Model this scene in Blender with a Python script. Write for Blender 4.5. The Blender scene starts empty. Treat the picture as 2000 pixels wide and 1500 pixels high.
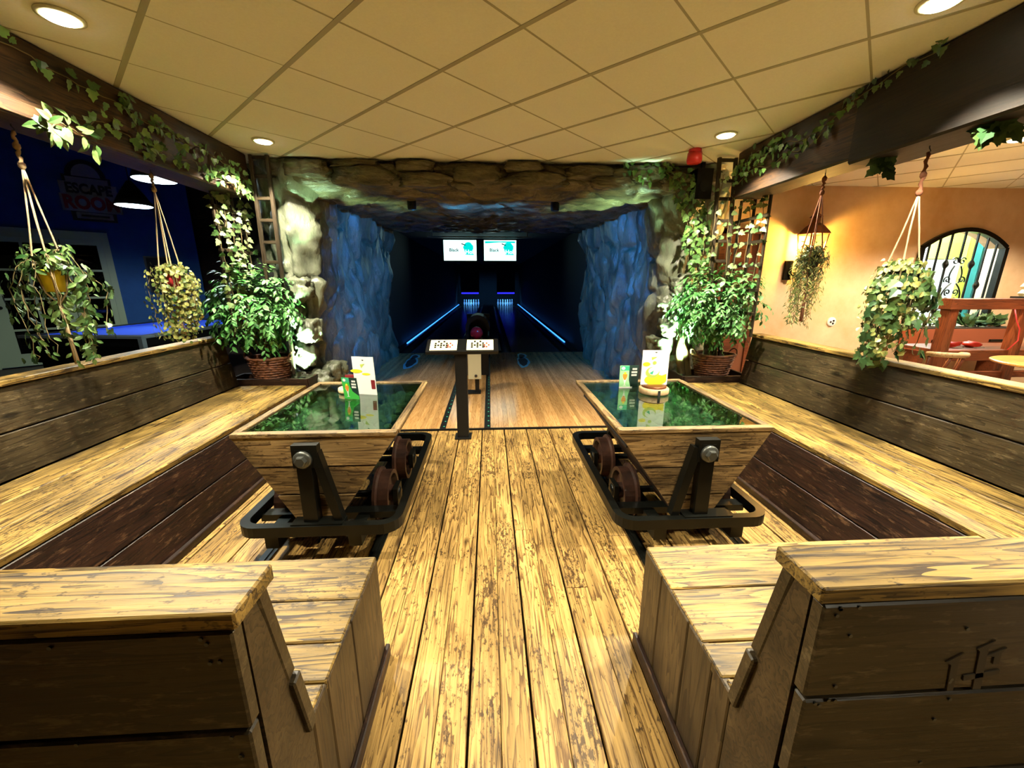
import bpy, bmesh, math, random
from mathutils import Vector, Matrix, Euler, noise
R = random.Random(7)
sc = bpy.context.scene
COL = sc.collection
PI = math.pi
rad = math.radians

# ---------------------------------------------------------------- camera, world, exposure, lights
cam_d = bpy.data.cameras.new('camera'); cam = bpy.data.objects.new('camera', cam_d); COL.objects.link(cam)
cam_d.sensor_width = 36.0; cam_d.lens = 785.0 / 2000.0 * 36.0
cam_d.clip_start = 0.05; cam_d.clip_end = 100
cam.location = (0, 0, 1.5)
cam.rotation_euler = Euler((rad(90 - 14.3), 0, rad(-3.1)), 'XYZ')
sc.camera = cam
w = bpy.data.worlds.new('world'); sc.world = w; w.use_nodes = True
w.node_tree.nodes['Background'].inputs[0].default_value = (1.0, 0.86, 0.55, 1)
w.node_tree.nodes['Background'].inputs[1].default_value = 0.01
sc.view_settings.view_transform = 'Standard'; sc.view_settings.look = 'None'
sc.view_settings.exposure = 0.3; sc.view_settings.gamma = 1.0
sc.view_settings.use_curve_mapping = False
cy = sc.cycles
cy.max_bounces = 4; cy.diffuse_bounces = 3; cy.glossy_bounces = 2; cy.transmission_bounces = 2; cy.transparent_max_bounces = 6
cy.use_light_tree = False; cy.use_adaptive_sampling = True; cy.adaptive_threshold = 0.06
cy.caustics_reflective = False; cy.caustics_refractive = False

def spot(name, loc, to, power, color, cone=150, blend=0.6, radius=0.03):
    d = bpy.data.lights.new(name, 'SPOT'); d.energy = power; d.color = color
    d.spot_size = rad(cone); d.spot_blend = blend; d.shadow_soft_size = radius
    o = bpy.data.objects.new(name, d); COL.objects.link(o); o.location = loc
    o.rotation_euler = (Vector(to) - Vector(loc)).to_track_quat('-Z', 'Y').to_euler()
    return o
def point(name, loc, power, color, radius=0.03):
    d = bpy.data.lights.new(name, 'POINT'); d.energy = power; d.color = color; d.shadow_soft_size = radius
    o = bpy.data.objects.new(name, d); COL.objects.link(o); o.location = loc
    return o
WARM = (1.0, 0.91, 0.69)
DOWN = [(-1.895, 2.248, 330), (-1.883, 3.885, 330), (1.917, 3.534, 330), (1.921, 1.94, 330), (-1.0, 1.38, 210), (1.27, 1.38, 210), (1.95, -0.9, 70)]  # last lamp is unseen, added behind the camera for the right bench's outer face
for i, (x, y, p) in enumerate(DOWN):
    spot('downlight_lamp', (x, y, 2.62), (x, y, 0), p, WARM, 98 if i == 3 else 118, 0.3, 0.03)
for (x, y, p) in [(4.393, 3.495, 300), (6.2, 3.7, 260), (3.6, 1.6, 160)]:
    spot('downlight_lamp', (x, y, 2.62), (x, y, 0), p, (1.0, 0.87, 0.64), 140, 0.4, 0.035)

# ---------------------------------------------------------------- materials
M = {}
def newmat(name):
    m = bpy.data.materials.new(name); m.use_nodes = True
    nt = m.node_tree; b = nt.nodes['Principled BSDF']
    M[name] = m
    return m, nt, b
def plain(name, col, rough=0.6, metal=0.0, emit=0.0, emitcol=None, spec=0.5):
    m, nt, b = newmat(name)
    b.inputs['Base Color'].default_value = (*col, 1); b.inputs['Roughness'].default_value = rough
    b.inputs['Metallic'].default_value = metal; b.inputs['Specular IOR Level'].default_value = spec
    if emit:
        if name not in ('screen_white', 'uv_glow_blue'): m.cycles.emission_sampling = 'NONE'
        b.inputs['Emission Color'].default_value = (*(emitcol or col), 1); b.inputs['Emission Strength'].default_value = emit
    return m
def N(nt, t, **kw):
    n = nt.nodes.new(t)
    for k, v in kw.items(): setattr(n, k, v)
    return n
def ramp(nt, src, stops):
    r = N(nt, 'ShaderNodeValToRGB'); e = r.color_ramp.elements
    e[0].position, e[0].color = stops[0][0], (*stops[0][1], 1)
    e[1].position, e[1].color = stops[-1][0], (*stops[-1][1], 1)
    for p, c in stops[1:-1]:
        q = e.new(p); q.color = (*c, 1)
    nt.links.new(src, r.inputs[0]); return r
def mixc(nt, fac, a, b, mode='MIX'):
    n = N(nt, 'ShaderNodeMix', data_type='RGBA', blend_type=mode)
    if isinstance(fac, (int, float)): n.inputs[0].default_value = fac
    else: nt.links.new(fac, n.inputs[0])
    for s, i in ((a, 6), (b, 7)):
        if isinstance(s, tuple): n.inputs[i].default_value = (*s, 1)
        else: nt.links.new(s, n.inputs[i])
    return n.outputs[2]
def math_n(nt, op, a, b=0.0, clamp=False):
    n = N(nt, 'ShaderNodeMath', operation=op); n.use_clamp = clamp
    for s, i in ((a, 0), (b, 1)):
        if isinstance(s, (int, float)): n.inputs[i].default_value = s
        else: nt.links.new(s, n.inputs[i])
    return n.outputs[0]

def wood(name, light, dark, speck=0.4, speckcol=(0.03, 0.012, 0.004), rough=0.55, var=0.35, scuff=0.0, scuffcol=(0.6, 0.4, 0.15), knots=True, blotch=0.3, bump=0.25, grain=1.0, spec=0.4):
    """plank wood: grain runs along local X; every plank draws its own offset and tone"""
    m, nt, b = newmat(name); L = nt.links
    tc = N(nt, 'ShaderNodeTexCoord'); oi = N(nt, 'ShaderNodeObjectInfo')
    off = N(nt, 'ShaderNodeVectorMath', operation='MULTIPLY_ADD')
    comb = N(nt, 'ShaderNodeCombineXYZ')
    for i, k in enumerate((13.0, 37.0, 71.0)):
        L.new(math_n(nt, 'MULTIPLY', oi.outputs['Random'], k), comb.inputs[i])
    L.new(tc.outputs['Object'], off.inputs[0]); off.inputs[1].default_value = (1, 1, 1); L.new(comb.outputs[0], off.inputs[2])
    def mapped(s):
        v = N(nt, 'ShaderNodeVectorMath', operation='MULTIPLY'); L.new(off.outputs[0], v.inputs[0]); v.inputs[1].default_value = s
        return v.outputs[0]
    # growth bands
    nb = N(nt, 'ShaderNodeTexNoise'); nb.inputs['Scale'].default_value = 1.0; nb.inputs['Detail'].default_value = 3
    L.new(mapped((0.7, 9, 9)), nb.inputs['Vector'])
    bands = math_n(nt, 'FRACT', math_n(nt, 'MULTIPLY', nb.outputs['Fac'], 16.0))
    nf = N(nt, 'ShaderNodeTexNoise'); nf.inputs['Scale'].default_value = 1.0; nf.inputs['Detail'].default_value = 4; nf.inputs['Roughness'].default_value = 0.8
    L.new(mapped((3.2, 95, 95)), nf.inputs['Vector'])
    g = math_n(nt, 'ADD', math_n(nt, 'MULTIPLY', bands, 0.30), math_n(nt, 'MULTIPLY', nf.outputs['Fac'], 0.95))
    mid = tuple(a * 0.62 + c * 0.38 for a, c in zip(light, dark))
    base = ramp(nt, g, [(0.46, dark), (0.60, mid), (0.82, light)]).outputs[0]
    base = mixc(nt, grain, mid, base)
    # large tone blotches
    nl = N(nt, 'ShaderNodeTexNoise'); nl.inputs['Scale'].default_value = 1.0; nl.inputs['Detail'].default_value = 2
    L.new(mapped((2.2, 6, 6)), nl.inputs['Vector'])
    bl = ramp(nt, nl.outputs['Fac'], [(0.35, (1 - blotch * 1.5,) * 3), (0.65, (1, 1, 1))]).outputs[0]
    base = mixc(nt, 1.0, base, bl, 'MULTIPLY')
    if knots:
        vo = N(nt, 'ShaderNodeTexVoronoi'); vo.inputs['Scale'].default_value = 1.0; vo.inputs['Randomness'].default_value = 1.0
        L.new(mapped((2.0, 5.5, 5.5)), vo.inputs['Vector'])
        kn = ramp(nt, vo.outputs['Distance'], [(0.05, (1, 1, 1)), (0.13, (0, 0, 0))]).outputs[0]
        base = mixc(nt, math_n(nt, 'MULTIPLY', kn, 0.85), base, tuple(c * 0.25 for c in dark))
    if speck:
        ns = N(nt, 'ShaderNodeTexNoise'); ns.inputs['Scale'].default_value = 1.0; ns.inputs['Detail'].default_value = 3; ns.inputs['Roughness'].default_value = 0.75
        L.new(mapped((28, 60, 60)), ns.inputs['Vector'])
        nm = N(nt, 'ShaderNodeTexNoise'); nm.inputs['Scale'].default_value = 1.0; nm.inputs['Detail'].default_value = 2
        L.new(mapped((3, 5, 5)), nm.inputs['Vector'])
        sp = math_n(nt, 'ADD', ns.outputs['Fac'], math_n(nt, 'MULTIPLY', math_n(nt, 'SUBTRACT', nm.outputs['Fac'], 0.5), 0.45))
        spr = ramp(nt, sp, [(0.57, (0, 0, 0)), (0.66, (1, 1, 1))]).outputs[0]
        base = mixc(nt, math_n(nt, 'MULTIPLY', spr, speck), base, speckcol)
    if scuff:
        nu = N(nt, 'ShaderNodeTexNoise'); nu.inputs['Scale'].default_value = 1.0; nu.inputs['Detail'].default_value = 4; nu.inputs['Roughness'].default_value = 0.75
        L.new(mapped((9, 42, 42)), nu.inputs['Vector'])
        su = ramp(nt, nu.outputs['Fac'], [(0.56, (0, 0, 0)), (0.66, (1, 1, 1))]).outputs[0]
        base = mixc(nt, math_n(nt, 'MULTIPLY', su, scuff), base, scuffcol)
    val = math_n(nt, 'ADD', math_n(nt, 'MULTIPLY', oi.outputs['Random'], var), 1 - var * 0.5)
    hs = N(nt, 'ShaderNodeHueSaturation'); L.new(base, hs.inputs['Color']); L.new(val, hs.inputs['Value'])
    L.new(hs.outputs[0], b.inputs['Base Color'])
    b.inputs['Specular IOR Level'].default_value = spec
    rr = math_n(nt, 'ADD', math_n(nt, 'MULTIPLY', nf.outputs['Fac'], 0.25), rough - 0.12)
    L.new(rr, b.inputs['Roughness'])
    bp = N(nt, 'ShaderNodeBump'); bp.inputs['Strength'].default_value = bump; bp.inputs['Distance'].default_value = 0.004
    L.new(g, bp.inputs['Height']); L.new(bp.outputs[0], b.inputs['Normal'])
    return m

wood('wood_floor', (0.66, 0.41, 0.125), (0.14, 0.070, 0.020), speck=0.85, speckcol=(0.035, 0.016, 0.006), rough=0.45, var=0.3, blotch=0.3, bump=0.4)
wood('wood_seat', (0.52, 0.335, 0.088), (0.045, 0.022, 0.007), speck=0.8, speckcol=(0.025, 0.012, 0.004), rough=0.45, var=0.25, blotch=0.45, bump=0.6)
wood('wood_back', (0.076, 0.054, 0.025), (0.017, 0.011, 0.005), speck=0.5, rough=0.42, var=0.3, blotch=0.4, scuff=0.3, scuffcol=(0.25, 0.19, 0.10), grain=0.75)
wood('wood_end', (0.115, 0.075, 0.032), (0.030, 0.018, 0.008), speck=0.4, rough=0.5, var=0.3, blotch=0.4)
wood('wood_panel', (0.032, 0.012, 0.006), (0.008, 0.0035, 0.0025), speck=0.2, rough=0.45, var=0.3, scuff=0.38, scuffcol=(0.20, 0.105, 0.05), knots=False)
wood('wood_dark', (0.055, 0.038, 0.020), (0.016, 0.010, 0.005), speck=0.3, rough=0.5, var=0.3, knots=False)
wood('wood_beam', (0.095, 0.045, 0.015), (0.018, 0.008, 0.003), speck=0.4, rough=0.55, var=0.2, blotch=0.45)
wood('wood_black', (0.022, 0.012, 0.006), (0.006, 0.003, 0.002), speck=0.2, rough=0.6, var=0.2, blotch=0.4)
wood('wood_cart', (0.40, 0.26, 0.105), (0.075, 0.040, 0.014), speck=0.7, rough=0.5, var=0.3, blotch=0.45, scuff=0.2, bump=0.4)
wood('wood_lane', (0.62, 0.36, 0.14), (0.42, 0.21, 0.07), speck=0.06, rough=0.15, var=0.5, knots=False, blotch=0.08, bump=0.02, spec=0.8)
wood('wood_lane_dim', (0.10, 0.075, 0.06), (0.06, 0.04, 0.035), speck=0.0, rough=0.2, var=0.4, knots=False, blotch=0.05, bump=0.0)  # dimness of the lanes under black light is put into this wood colour
wood('wood_red', (0.26, 0.07, 0.022), (0.12, 0.026, 0.010), speck=0.1, rough=0.4, var=0.2, knots=False)
wood('wood_table', (0.75, 0.40, 0.10), (0.5, 0.22, 0.05), speck=0.0, rough=0.3, var=0.1, knots=False)
wood('wood_pale', (0.65, 0.46, 0.24), (0.36, 0.2, 0.08), speck=0.1, rough=0.6, var=0.2, knots=False)

plain('black_paint', (0.007, 0.007, 0.007), 0.4, spec=0.3)
plain('black_iron', (0.005, 0.0055, 0.0045), 0.3, 0.0, spec=0.22)
plain('steel_bolt', (0.10, 0.105, 0.095), 0.4, 0.7)
plain('black_matte', (0.006, 0.006, 0.007), 0.8)
plain('gap_dark', (0.012, 0.007, 0.004), 0.9)
plain('white_paint', (0.72, 0.74, 0.55), 0.5)
plain('grey_box', (0.45, 0.43, 0.30), 0.5)
plain('rope', (0.45, 0.32, 0.18), 0.9)
plain('rope_dark', (0.22, 0.08, 0.04), 0.9)
plain('yellow_pot', (0.85, 0.62, 0.02), 0.4)
plain('red_pot', (0.55, 0.04, 0.05), 0.45)
plain('red_plastic', (0.6, 0.015, 0.02), 0.3)
plain('red_ball', (0.55, 0.02, 0.04), 0.12)
plain('vine_stem', (0.16, 0.12, 0.05), 0.8)
plain('vine_pale', (0.22, 0.17, 0.07), 0.8)
plain('soil', (0.03, 0.02, 0.012), 0.95)
plain('white_card', (0.85, 0.85, 0.82), 0.4)
plain('green_card', (0.05, 0.48, 0.06), 0.35)
plain('mint_card', (0.35, 0.75, 0.35), 0.35)
plain('dark_card', (0.008, 0.03, 0.025), 0.35)
plain('yellow_print', (0.85, 0.72, 0.03), 0.4)
plain('lime_print', (0.45, 0.55, 0.10), 0.4)
plain('orange_print', (0.8, 0.28, 0.03), 0.4)
plain('maroon_print', (0.20, 0.015, 0.02), 0.4)
plain('teal_print', (0.04, 0.45, 0.25), 0.4)
plain('pin_white', (0.85, 0.85, 0.85), 0.25)
plain('pin_red', (0.6, 0.03, 0.03), 0.3)
plain('blue_cloth', (0.02, 0.08, 0.62), 0.85)
plain('silver_rail', (0.45, 0.52, 0.5), 0.3, 0.6)
plain('door_white', (0.42, 0.48, 0.30), 0.45)
plain('lamp_shade_dark', (0.015, 0.015, 0.018), 0.4)
plain('sign_black', (0.01, 0.01, 0.012), 0.5)
plain('sign_white', (0.38, 0.36, 0.33), 0.5)
plain('sign_red', (0.35, 0.015, 0.02), 0.5)
plain('copper', (0.20, 0.07, 0.03), 0.35, 0.7)
plain('bulb_glow', (1, 0.8, 0.4), 0.4, emit=60, emitcol=(1, 0.72, 0.25))
plain('downlight_glow', (1, 0.9, 0.7), 0.4, emit=30, emitcol=(1, 0.88, 0.6))
plain('pendant_glow', (1, 1, 1), 0.4, emit=9, emitcol=(0.75, 0.95, 1))
plain('uv_glow_blue', (0.02, 0.1, 1), 0.4, emit=3.0, emitcol=(0.03, 0.22, 1.0))  # emission put in for lane edges that fluoresce under UV
plain('deck_blue', (0.02, 0.02, 1), 0.4, emit=1.5, emitcol=(0.02, 0.02, 1.0))
plain('screen_white', (1, 1, 1), 0.4, emit=1.7, emitcol=(0.62, 1.0, 0.96))
plain('screen_cyan', (0, 0.6, 0.55), 0.4, emit=0.9, emitcol=(0.0, 0.75, 0.68))
plain('screen_ink', (0.01, 0.02, 0.02), 0.4)
plain('keypad_glow', (0.9, 0.85, 0.55), 0.4, emit=0.9, emitcol=(1.0, 0.86, 0.5))
plain('key_black', (0.01, 0.01, 0.01), 0.4)
plain('key_red', (0.5, 0.03, 0.02), 0.4)
plain('uv_paint', (0.10, 0.42, 0.46), 0.5)
plain('tbar', (0.40, 0.39, 0.30), 0.5)
plain('stencil', (0.05, 0.038, 0.022), 0.7)
plain('terracotta', (0.30, 0.075, 0.03), 0.6)
plain('red_paper', (0.75, 0.04, 0.02), 0.5)
plain('curtain_teal', (0.03, 0.25, 0.26), 0.8)
plain('curtain_green', (0.38, 0.5, 0.05), 0.8)
plain('curtain_beige', (0.55, 0.48, 0.33), 0.8)
plain('room_white', (0.85, 0.9, 0.9), 0.7)
plain('room_yellow', (0.75, 0.75, 0.12), 0.7)
plain('brown_door', (0.22, 0.07, 0.03), 0.5)
plain('floor_dark', (0.05, 0.03, 0.02), 0.5)
plain('floor_right', (0.32, 0.23, 0.15), 0.4)

def noisy(name, c1, c2, scale=4.0, rough=0.8, bump=0.2, dist=0.01, detail=6, coords='Object', stretch=(1, 1, 1), lo=0.35, hi=0.65, fine=0.0):
    m, nt, b = newmat(name); L = nt.links
    tc = N(nt, 'ShaderNodeTexCoord'); v = N(nt, 'ShaderNodeVectorMath', operation='MULTIPLY'); v.inputs[1].default_value = stretch
    L.new(tc.outputs[coords], v.inputs[0])
    n1 = N(nt, 'ShaderNodeTexNoise'); n1.inputs['Scale'].default_value = scale; n1.inputs['Detail'].default_value = detail; n1.inputs['Roughness'].default_value = 0.65
    L.new(v.outputs[0], n1.inputs['Vector'])
    L.new(ramp(nt, n1.outputs['Fac'], [(lo, c1), (hi, c2)]).outputs[0], b.inputs['Base Color'])
    b.inputs['Roughness'].default_value = rough
    bp = N(nt, 'ShaderNodeBump'); bp.inputs['Strength'].default_value = bump; bp.inputs['Distance'].default_value = dist
    L.new(n1.outputs['Fac'], bp.inputs['Height']); L.new(bp.outputs[0], b.inputs['Normal'])
    if fine:
        n2 = N(nt, 'ShaderNodeTexNoise'); n2.inputs['Scale'].default_value = 16; n2.inputs['Detail'].default_value = 4; L.new(v.outputs[0], n2.inputs['Vector'])
        b2 = N(nt, 'ShaderNodeBump'); b2.inputs['Strength'].default_value = fine; b2.inputs['Distance'].default_value = 0.03
        rg = math_n(nt, 'ABSOLUTE', math_n(nt, 'SUBTRACT', n2.outputs['Fac'], 0.5))
        L.new(rg, b2.inputs['Height']); L.new(bp.outputs[0], b2.inputs['Normal']); L.new(b2.outputs[0], b.inputs['Normal'])
    return m
noisy('ceiling_tile', (0.86, 0.88, 0.85), (0.90, 0.92, 0.89), 90, 0.9, 0.15, 0.002, 3)
noisy('rock', (0.05, 0.055, 0.038), (0.22, 0.24, 0.165), 3.2, 0.36, 0.4, 0.02, 7, stretch=(1, 1, 0.5), fine=0.7)
noisy('rock_warm', (0.022, 0.019, 0.010), (0.17, 0.145, 0.075), 5, 0.30, 0.6, 0.02, 8, stretch=(0.6, 1, 1.6), fine=0.9)
noisy('plaster_orange', (0.66, 0.40, 0.20), (0.84, 0.60, 0.38), 1.3, 0.8, 0.1, 0.004, 8)
noisy('wall_blue', (0.010, 0.075, 0.26), (0.016, 0.10, 0.33), 2.0, 0.7, 0.05)
noisy('pebble', (0.045, 0.055, 0.045), (0.27, 0.29, 0.22), 9, 0.55, 0.1)
noisy('wicker', (0.06, 0.02, 0.010), (0.24, 0.09, 0.04), 25, 0.6, 0.3, 0.004)
noisy('rust', (0.014, 0.007, 0.005), (0.06, 0.024, 0.014), 12, 0.4, 0.2)
noisy('barrel_wood', (0.45, 0.26, 0.11), (0.7, 0.5, 0.28), 14, 0.6, 0.1)

def leafmat(name, c1, c2, rough=0.4, edge=None):
    m, nt, b = newmat(name); L = nt.links
    oi = N(nt, 'ShaderNodeObjectInfo'); geo = N(nt, 'ShaderNodeNewGeometry')
    r = math_n(nt, 'FRACT', math_n(nt, 'ADD', oi.outputs['Random'], geo.outputs['Random Per Island']))
    col = ramp(nt, r, [(0.0, c1), (1.0, c2)]).outputs[0]
    L.new(col, b.inputs['Base Color']); b.inputs['Roughness'].default_value = rough
    return m
leafmat('leaf_ficus', (0.03, 0.17, 0.03), (0.16, 0.42, 0.12))
leafmat('leaf_ivy', (0.025, 0.09, 0.02), (0.16, 0.30, 0.07))
leafmat('leaf_ivy_pale', (0.04, 0.12, 0.03), (0.34, 0.42, 0.18))
leafmat('leaf_pothos', (0.015, 0.06, 0.012), (0.16, 0.27, 0.08))
leafmat('leaf_yellow', (0.04, 0.10, 0.02), (0.42, 0.42, 0.13))
leafmat('leaf_dark', (0.02, 0.06, 0.02), (0.08, 0.15, 0.04))

def glassmat(name, tint, f0=0.05, rough=0.0):
    m, nt, b = newmat(name); L = nt.links
    nt.nodes.remove(b)
    tr = N(nt, 'ShaderNodeBsdfTransparent'); tr.inputs[0].default_value = (*tint, 1)
    gl = N(nt, 'ShaderNodeBsdfGlossy'); gl.inputs['Roughness'].default_value = rough
    lw = N(nt, 'ShaderNodeLayerWeight'); lw.inputs[0].default_value = 0.5
    fac = math_n(nt, 'ADD', math_n(nt, 'MULTIPLY', math_n(nt, 'POWER', lw.outputs['Facing'], 4.0), 1 - f0), f0, True)
    mx = N(nt, 'ShaderNodeMixShader'); L.new(fac, mx.inputs[0]); L.new(tr.outputs[0], mx.inputs[1]); L.new(gl.outputs[0], mx.inputs[2])
    L.new(mx.outputs[0], nt.nodes['Material Output'].inputs[0])
    return m
glassmat('table_glass', (0.56, 0.74, 0.62), 0.12)
glassmat('pane_glass', (0.35, 0.4, 0.38), 0.05)
glassmat('clear_glass', (0.95, 0.97, 0.96), 0.02)

# ---------------------------------------------------------------- helpers
def link(o, parent=None):
    COL.objects.link(o)
    if parent is not None:
        o.parent = parent
        o.matrix_parent_inverse = parent.matrix_basis.inverted()
    return o
def tag(o, label=None, cat=None, group=None, kind=None):
    if label: o['label'] = label
    if cat: o['category'] = cat
    if group: o['group'] = group
    if kind: o['kind'] = kind
    return o
def thing(name, loc, label, cat, group=None, kind=None):
    o = bpy.data.objects.new(name, None); o.empty_display_size = 0.1; o.location = loc
    COL.objects.link(o)
    return tag(o, label, cat, group, kind)

class MB:
    def __init__(s): s.v = []; s.f = []
    def add(s, vs, fs):
        n = len(s.v); s.v += [tuple(v) for v in vs]; s.f += [tuple(i + n for i in f) for f in fs]; return s
    def box(s, x0, x1, y0, y1, z0, z1):
        return s.add([(x, y, z) for x in (x0, x1) for y in (y0, y1) for z in (z0, z1)],
                     [(0, 1, 3, 2), (4, 6, 7, 5), (0, 4, 5, 1), (2, 3, 7, 6), (0, 2, 6, 4), (1, 5, 7, 3)])
    def bar(s, a, b, w, h, up=(0, 0, 1)):
        a, b = Vector(a), Vector(b); d = (b - a).normalized(); u = Vector(up)
        if abs(d.dot(u)) > 0.95: u = Vector((0, 1, 0))
        r = d.cross(u).normalized(); u = r.cross(d).normalized()
        vs = []
        for p in (a, b):
            for i, j in ((-1, -1), (1, -1), (1, 1), (-1, 1)):
                vs.append(p + r * (w / 2 * i) + u * (h / 2 * j))
        return s.add(vs, [(3, 2, 1, 0), (4, 5, 6, 7), (0, 1, 5, 4), (1, 2, 6, 5), (2, 3, 7, 6), (3, 0, 4, 7)])
    def tube(s, pts, r, n=8, closed=False, cap=True):
        pts = [Vector(p) for p in pts]; m = len(pts); rs = r if isinstance(r, (list, tuple)) else [r] * m
        vs = []; up = None
        for i, p in enumerate(pts):
            if closed: d = pts[(i + 1) % m] - pts[i - 1]
            else: d = pts[min(i + 1, m - 1)] - pts[max(i - 1, 0)]
            d = d.normalized() if d.length > 1e-9 else Vector((0, 0, 1))
            if up is None:
                up = Vector((0, 0, 1)) if abs(d.z) < 0.9 else Vector((1, 0, 0))
            a = d.cross(up).normalized(); up = a.cross(d).normalized()
            for k in range(n):
                t = 2 * PI * k / n; vs.append(p + (a * math.cos(t) + up * math.sin(t)) * rs[i])
        fs = []
        for i in range(m if closed else m - 1):
            j = (i + 1) % m
            for k in range(n):
                k2 = (k + 1) % n; fs.append((i * n + k, i * n + k2, j * n + k2, j * n + k))
        if not closed and cap:
            fs.append(tuple(range(n - 1, -1, -1))); fs.append(tuple((m - 1) * n + k for k in range(n)))
        return s.add(vs, fs)
    def lathe(s, prof, c=(0, 0, 0), n=16, axis='z'):
        vs = []; m = len(prof)
        for (r, h) in prof:
            for k in range(n):
                t = 2 * PI * k / n; a, b2 = r * math.cos(t), r * math.sin(t)
                p = (a, b2, h) if axis == 'z' else ((h, a, b2) if axis == 'x' else (a, h, b2))
                vs.append((c[0] + p[0], c[1] + p[1], c[2] + p[2]))
        fs = []
        for i in range(m - 1):
            for k in range(n):
                k2 = (k + 1) % n; fs.append((i * n + k, i * n + k2, (i + 1) * n + k2, (i + 1) * n + k))
        fs.append(tuple(range(n - 1, -1, -1))); fs.append(tuple((m - 1) * n + k for k in range(n)))
        return s.add(vs, fs)
    def prism(s, poly, f0, f1):
        """poly: list of (a,b); f0,f1: functions (a,b)->xyz for the two caps"""
        n = len(poly)
        return s.add([f0(*p) for p in poly] + [f1(*p) for p in poly],
                     [tuple(range(n - 1, -1, -1)), tuple(range(n, 2 * n))] + [(i, (i + 1) % n, n + (i + 1) % n, n + i) for i in range(n)])
    def mesh(s, name, smooth=False, fix=True):
        me = bpy.data.meshes.new(name); me.from_pydata(s.v, [], s.f); me.update()
        if fix:
            bm = bmesh.new(); bm.from_mesh(me); bmesh.ops.recalc_face_normals(bm, faces=bm.faces); bm.to_mesh(me); bm.free()
        if smooth:
            me.polygons.foreach_set('use_smooth', [True] * len(me.polygons))
        return me
    def build(s, name, mat, parent=None, smooth=False, kind=None, label=None):
        me = s.mesh(name, smooth); me.materials.append(M[mat])
        o = bpy.data.objects.new(name, me); link(o, parent)
        if kind: o['kind'] = kind
        if label: o['label'] = label
        return o

_pl = {}
def plank_mesh(l, wd, t, bev, mat):
    key = (round(l, 3), round(wd, 4), round(t, 4), bev, mat)
    if key in _pl: return _pl[key]
    a, b, c = l / 2, wd / 2, t / 2; e = min(bev, b * 0.4, c * 0.45)
    vs = []
    for sx in (-1, 1):
        for sy in (-1, 1):
            for sz in (-1, 1):
                vs += [(sx * a, sy * (b - e), sz * (c - e)), (sx * (a - e), sy * b, sz * (c - e)), (sx * (a - e), sy * (b - e), sz * c)]
    bm = bmesh.new()
    for v in vs: bm.verts.new(v)
    bmesh.ops.convex_hull(bm, input=bm.verts)
    bmesh.ops.dissolve_limit(bm, angle_limit=0.01, verts=bm.verts, edges=bm.edges)
    bmesh.ops.recalc_face_normals(bm, faces=bm.faces)
    me = bpy.data.meshes.new('plank'); bm.to_mesh(me); bm.free(); me.materials.append(M[mat])
    _pl[key] = me; return me
def plank(p0, p1, wdir, wd, t, mat, parent, name='plank', bev=0.004, label=None):
    """board whose centre line runs p0 -> p1, wd wide along wdir, t thick"""
    p0, p1 = Vector(p0), Vector(p1); d = p1 - p0; l = d.length; x = d.normalized()
    y = Vector(wdir); y = (y - x * y.dot(x)).normalized(); z = x.cross(y)
    o = bpy.data.objects.new(name, plank_mesh(l, wd, t, bev, mat))
    mt = Matrix((x, y, z)).transposed().to_4x4(); mt.translation = (p0 + p1) / 2
    o.matrix_basis = mt
    link(o, parent)
    if label: o['label'] = label
    return o
def struct(o): o['kind'] = 'structure'; return o

def text_mesh(body, size, extrude=0.002, bold=0.0):
    cu = bpy.data.curves.new('txt', 'FONT'); cu.body = body; cu.size = size; cu.extrude = extrude; cu.offset = bold
    cu.align_x = 'CENTER'; cu.align_y = 'CENTER'; cu.resolution_u = 3
    o = bpy.data.objects.new('txt', cu); COL.objects.link(o)
    dg = bpy.context.evaluated_depsgraph_get()
    me = bpy.data.meshes.new_from_object(o.evaluated_get(dg))
    bpy.data.objects.remove(o); return me
def text(name, body, size, mat, loc, xdir, ydir, parent, bold=0.0, sx=1.0, extrude=0.002, label=None):
    me = text_mesh(body, size, extrude, bold); me.materials.clear(); me.materials.append(M[mat])
    for v in me.vertices: v.co.x *= sx
    o = bpy.data.objects.new(name, me)
    x = Vector(xdir).normalized(); y = Vector(ydir).normalized(); z = x.cross(y)
    mt = Matrix((x, y, z)).transposed().to_4x4(); mt.translation = loc; o.matrix_basis = mt
    link(o, parent)
    if label: o['label'] = label
    return o
# ================================================================= STRUCTURE
# ---- floor of wooden boards between the benches
fl = struct(MB().box(-1.95, 2.1, -1.5, 3.965, -0.08, -0.024).build('floor', 'gap_dark'))
tag(fl, 'weathered golden pine board floor between the benches')
x = -1.932 + 0.0; k = 0
pitch = 0.2285
x0 = -0.095 - pitch * 8
while x0 < 2.06:
    for h in range(2):
        gap0 = 0.005 if h == 0 else 0.0012
        gap1 = 0.0012 if h == 0 else 0.005
        a = x0 + h * pitch / 2 + gap0; b = x0 + (h + 1) * pitch / 2 - gap1
        cuts = [-1.4, 3.955]
        if R.random() < 0.55: cuts.insert(1, R.uniform(1.5, 3.2))
        if abs(x0 - 0.131) < 0.02 and h == 0: cuts = [-1.4, 2.2, 3.955]
        for c0, c1 in zip(cuts[:-1], cuts[1:]):
            plank(((a + b) / 2, c0 + 0.0015, -0.012 - R.random() * 0.0015), ((a + b) / 2, c1 - 0.0015, -0.012 - R.random() * 0.0015), (1, 0, 0), b - a, 0.024, 'wood_floor', fl, 'floor_plank', 0.002)
    x0 += pitch
fl2 = struct(MB().box(-14, -1.95, -3, 12, -0.08, -0.001).build('floor', 'floor_dark')); tag(fl2, 'dark floor of the unlit games room on the left')
fl3 = struct(MB().box(2.1, 10, -3, 7, -0.08, -0.001).build('floor', 'floor_right')); tag(fl3, 'reddish brown floor of the orange walled dining room')

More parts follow.
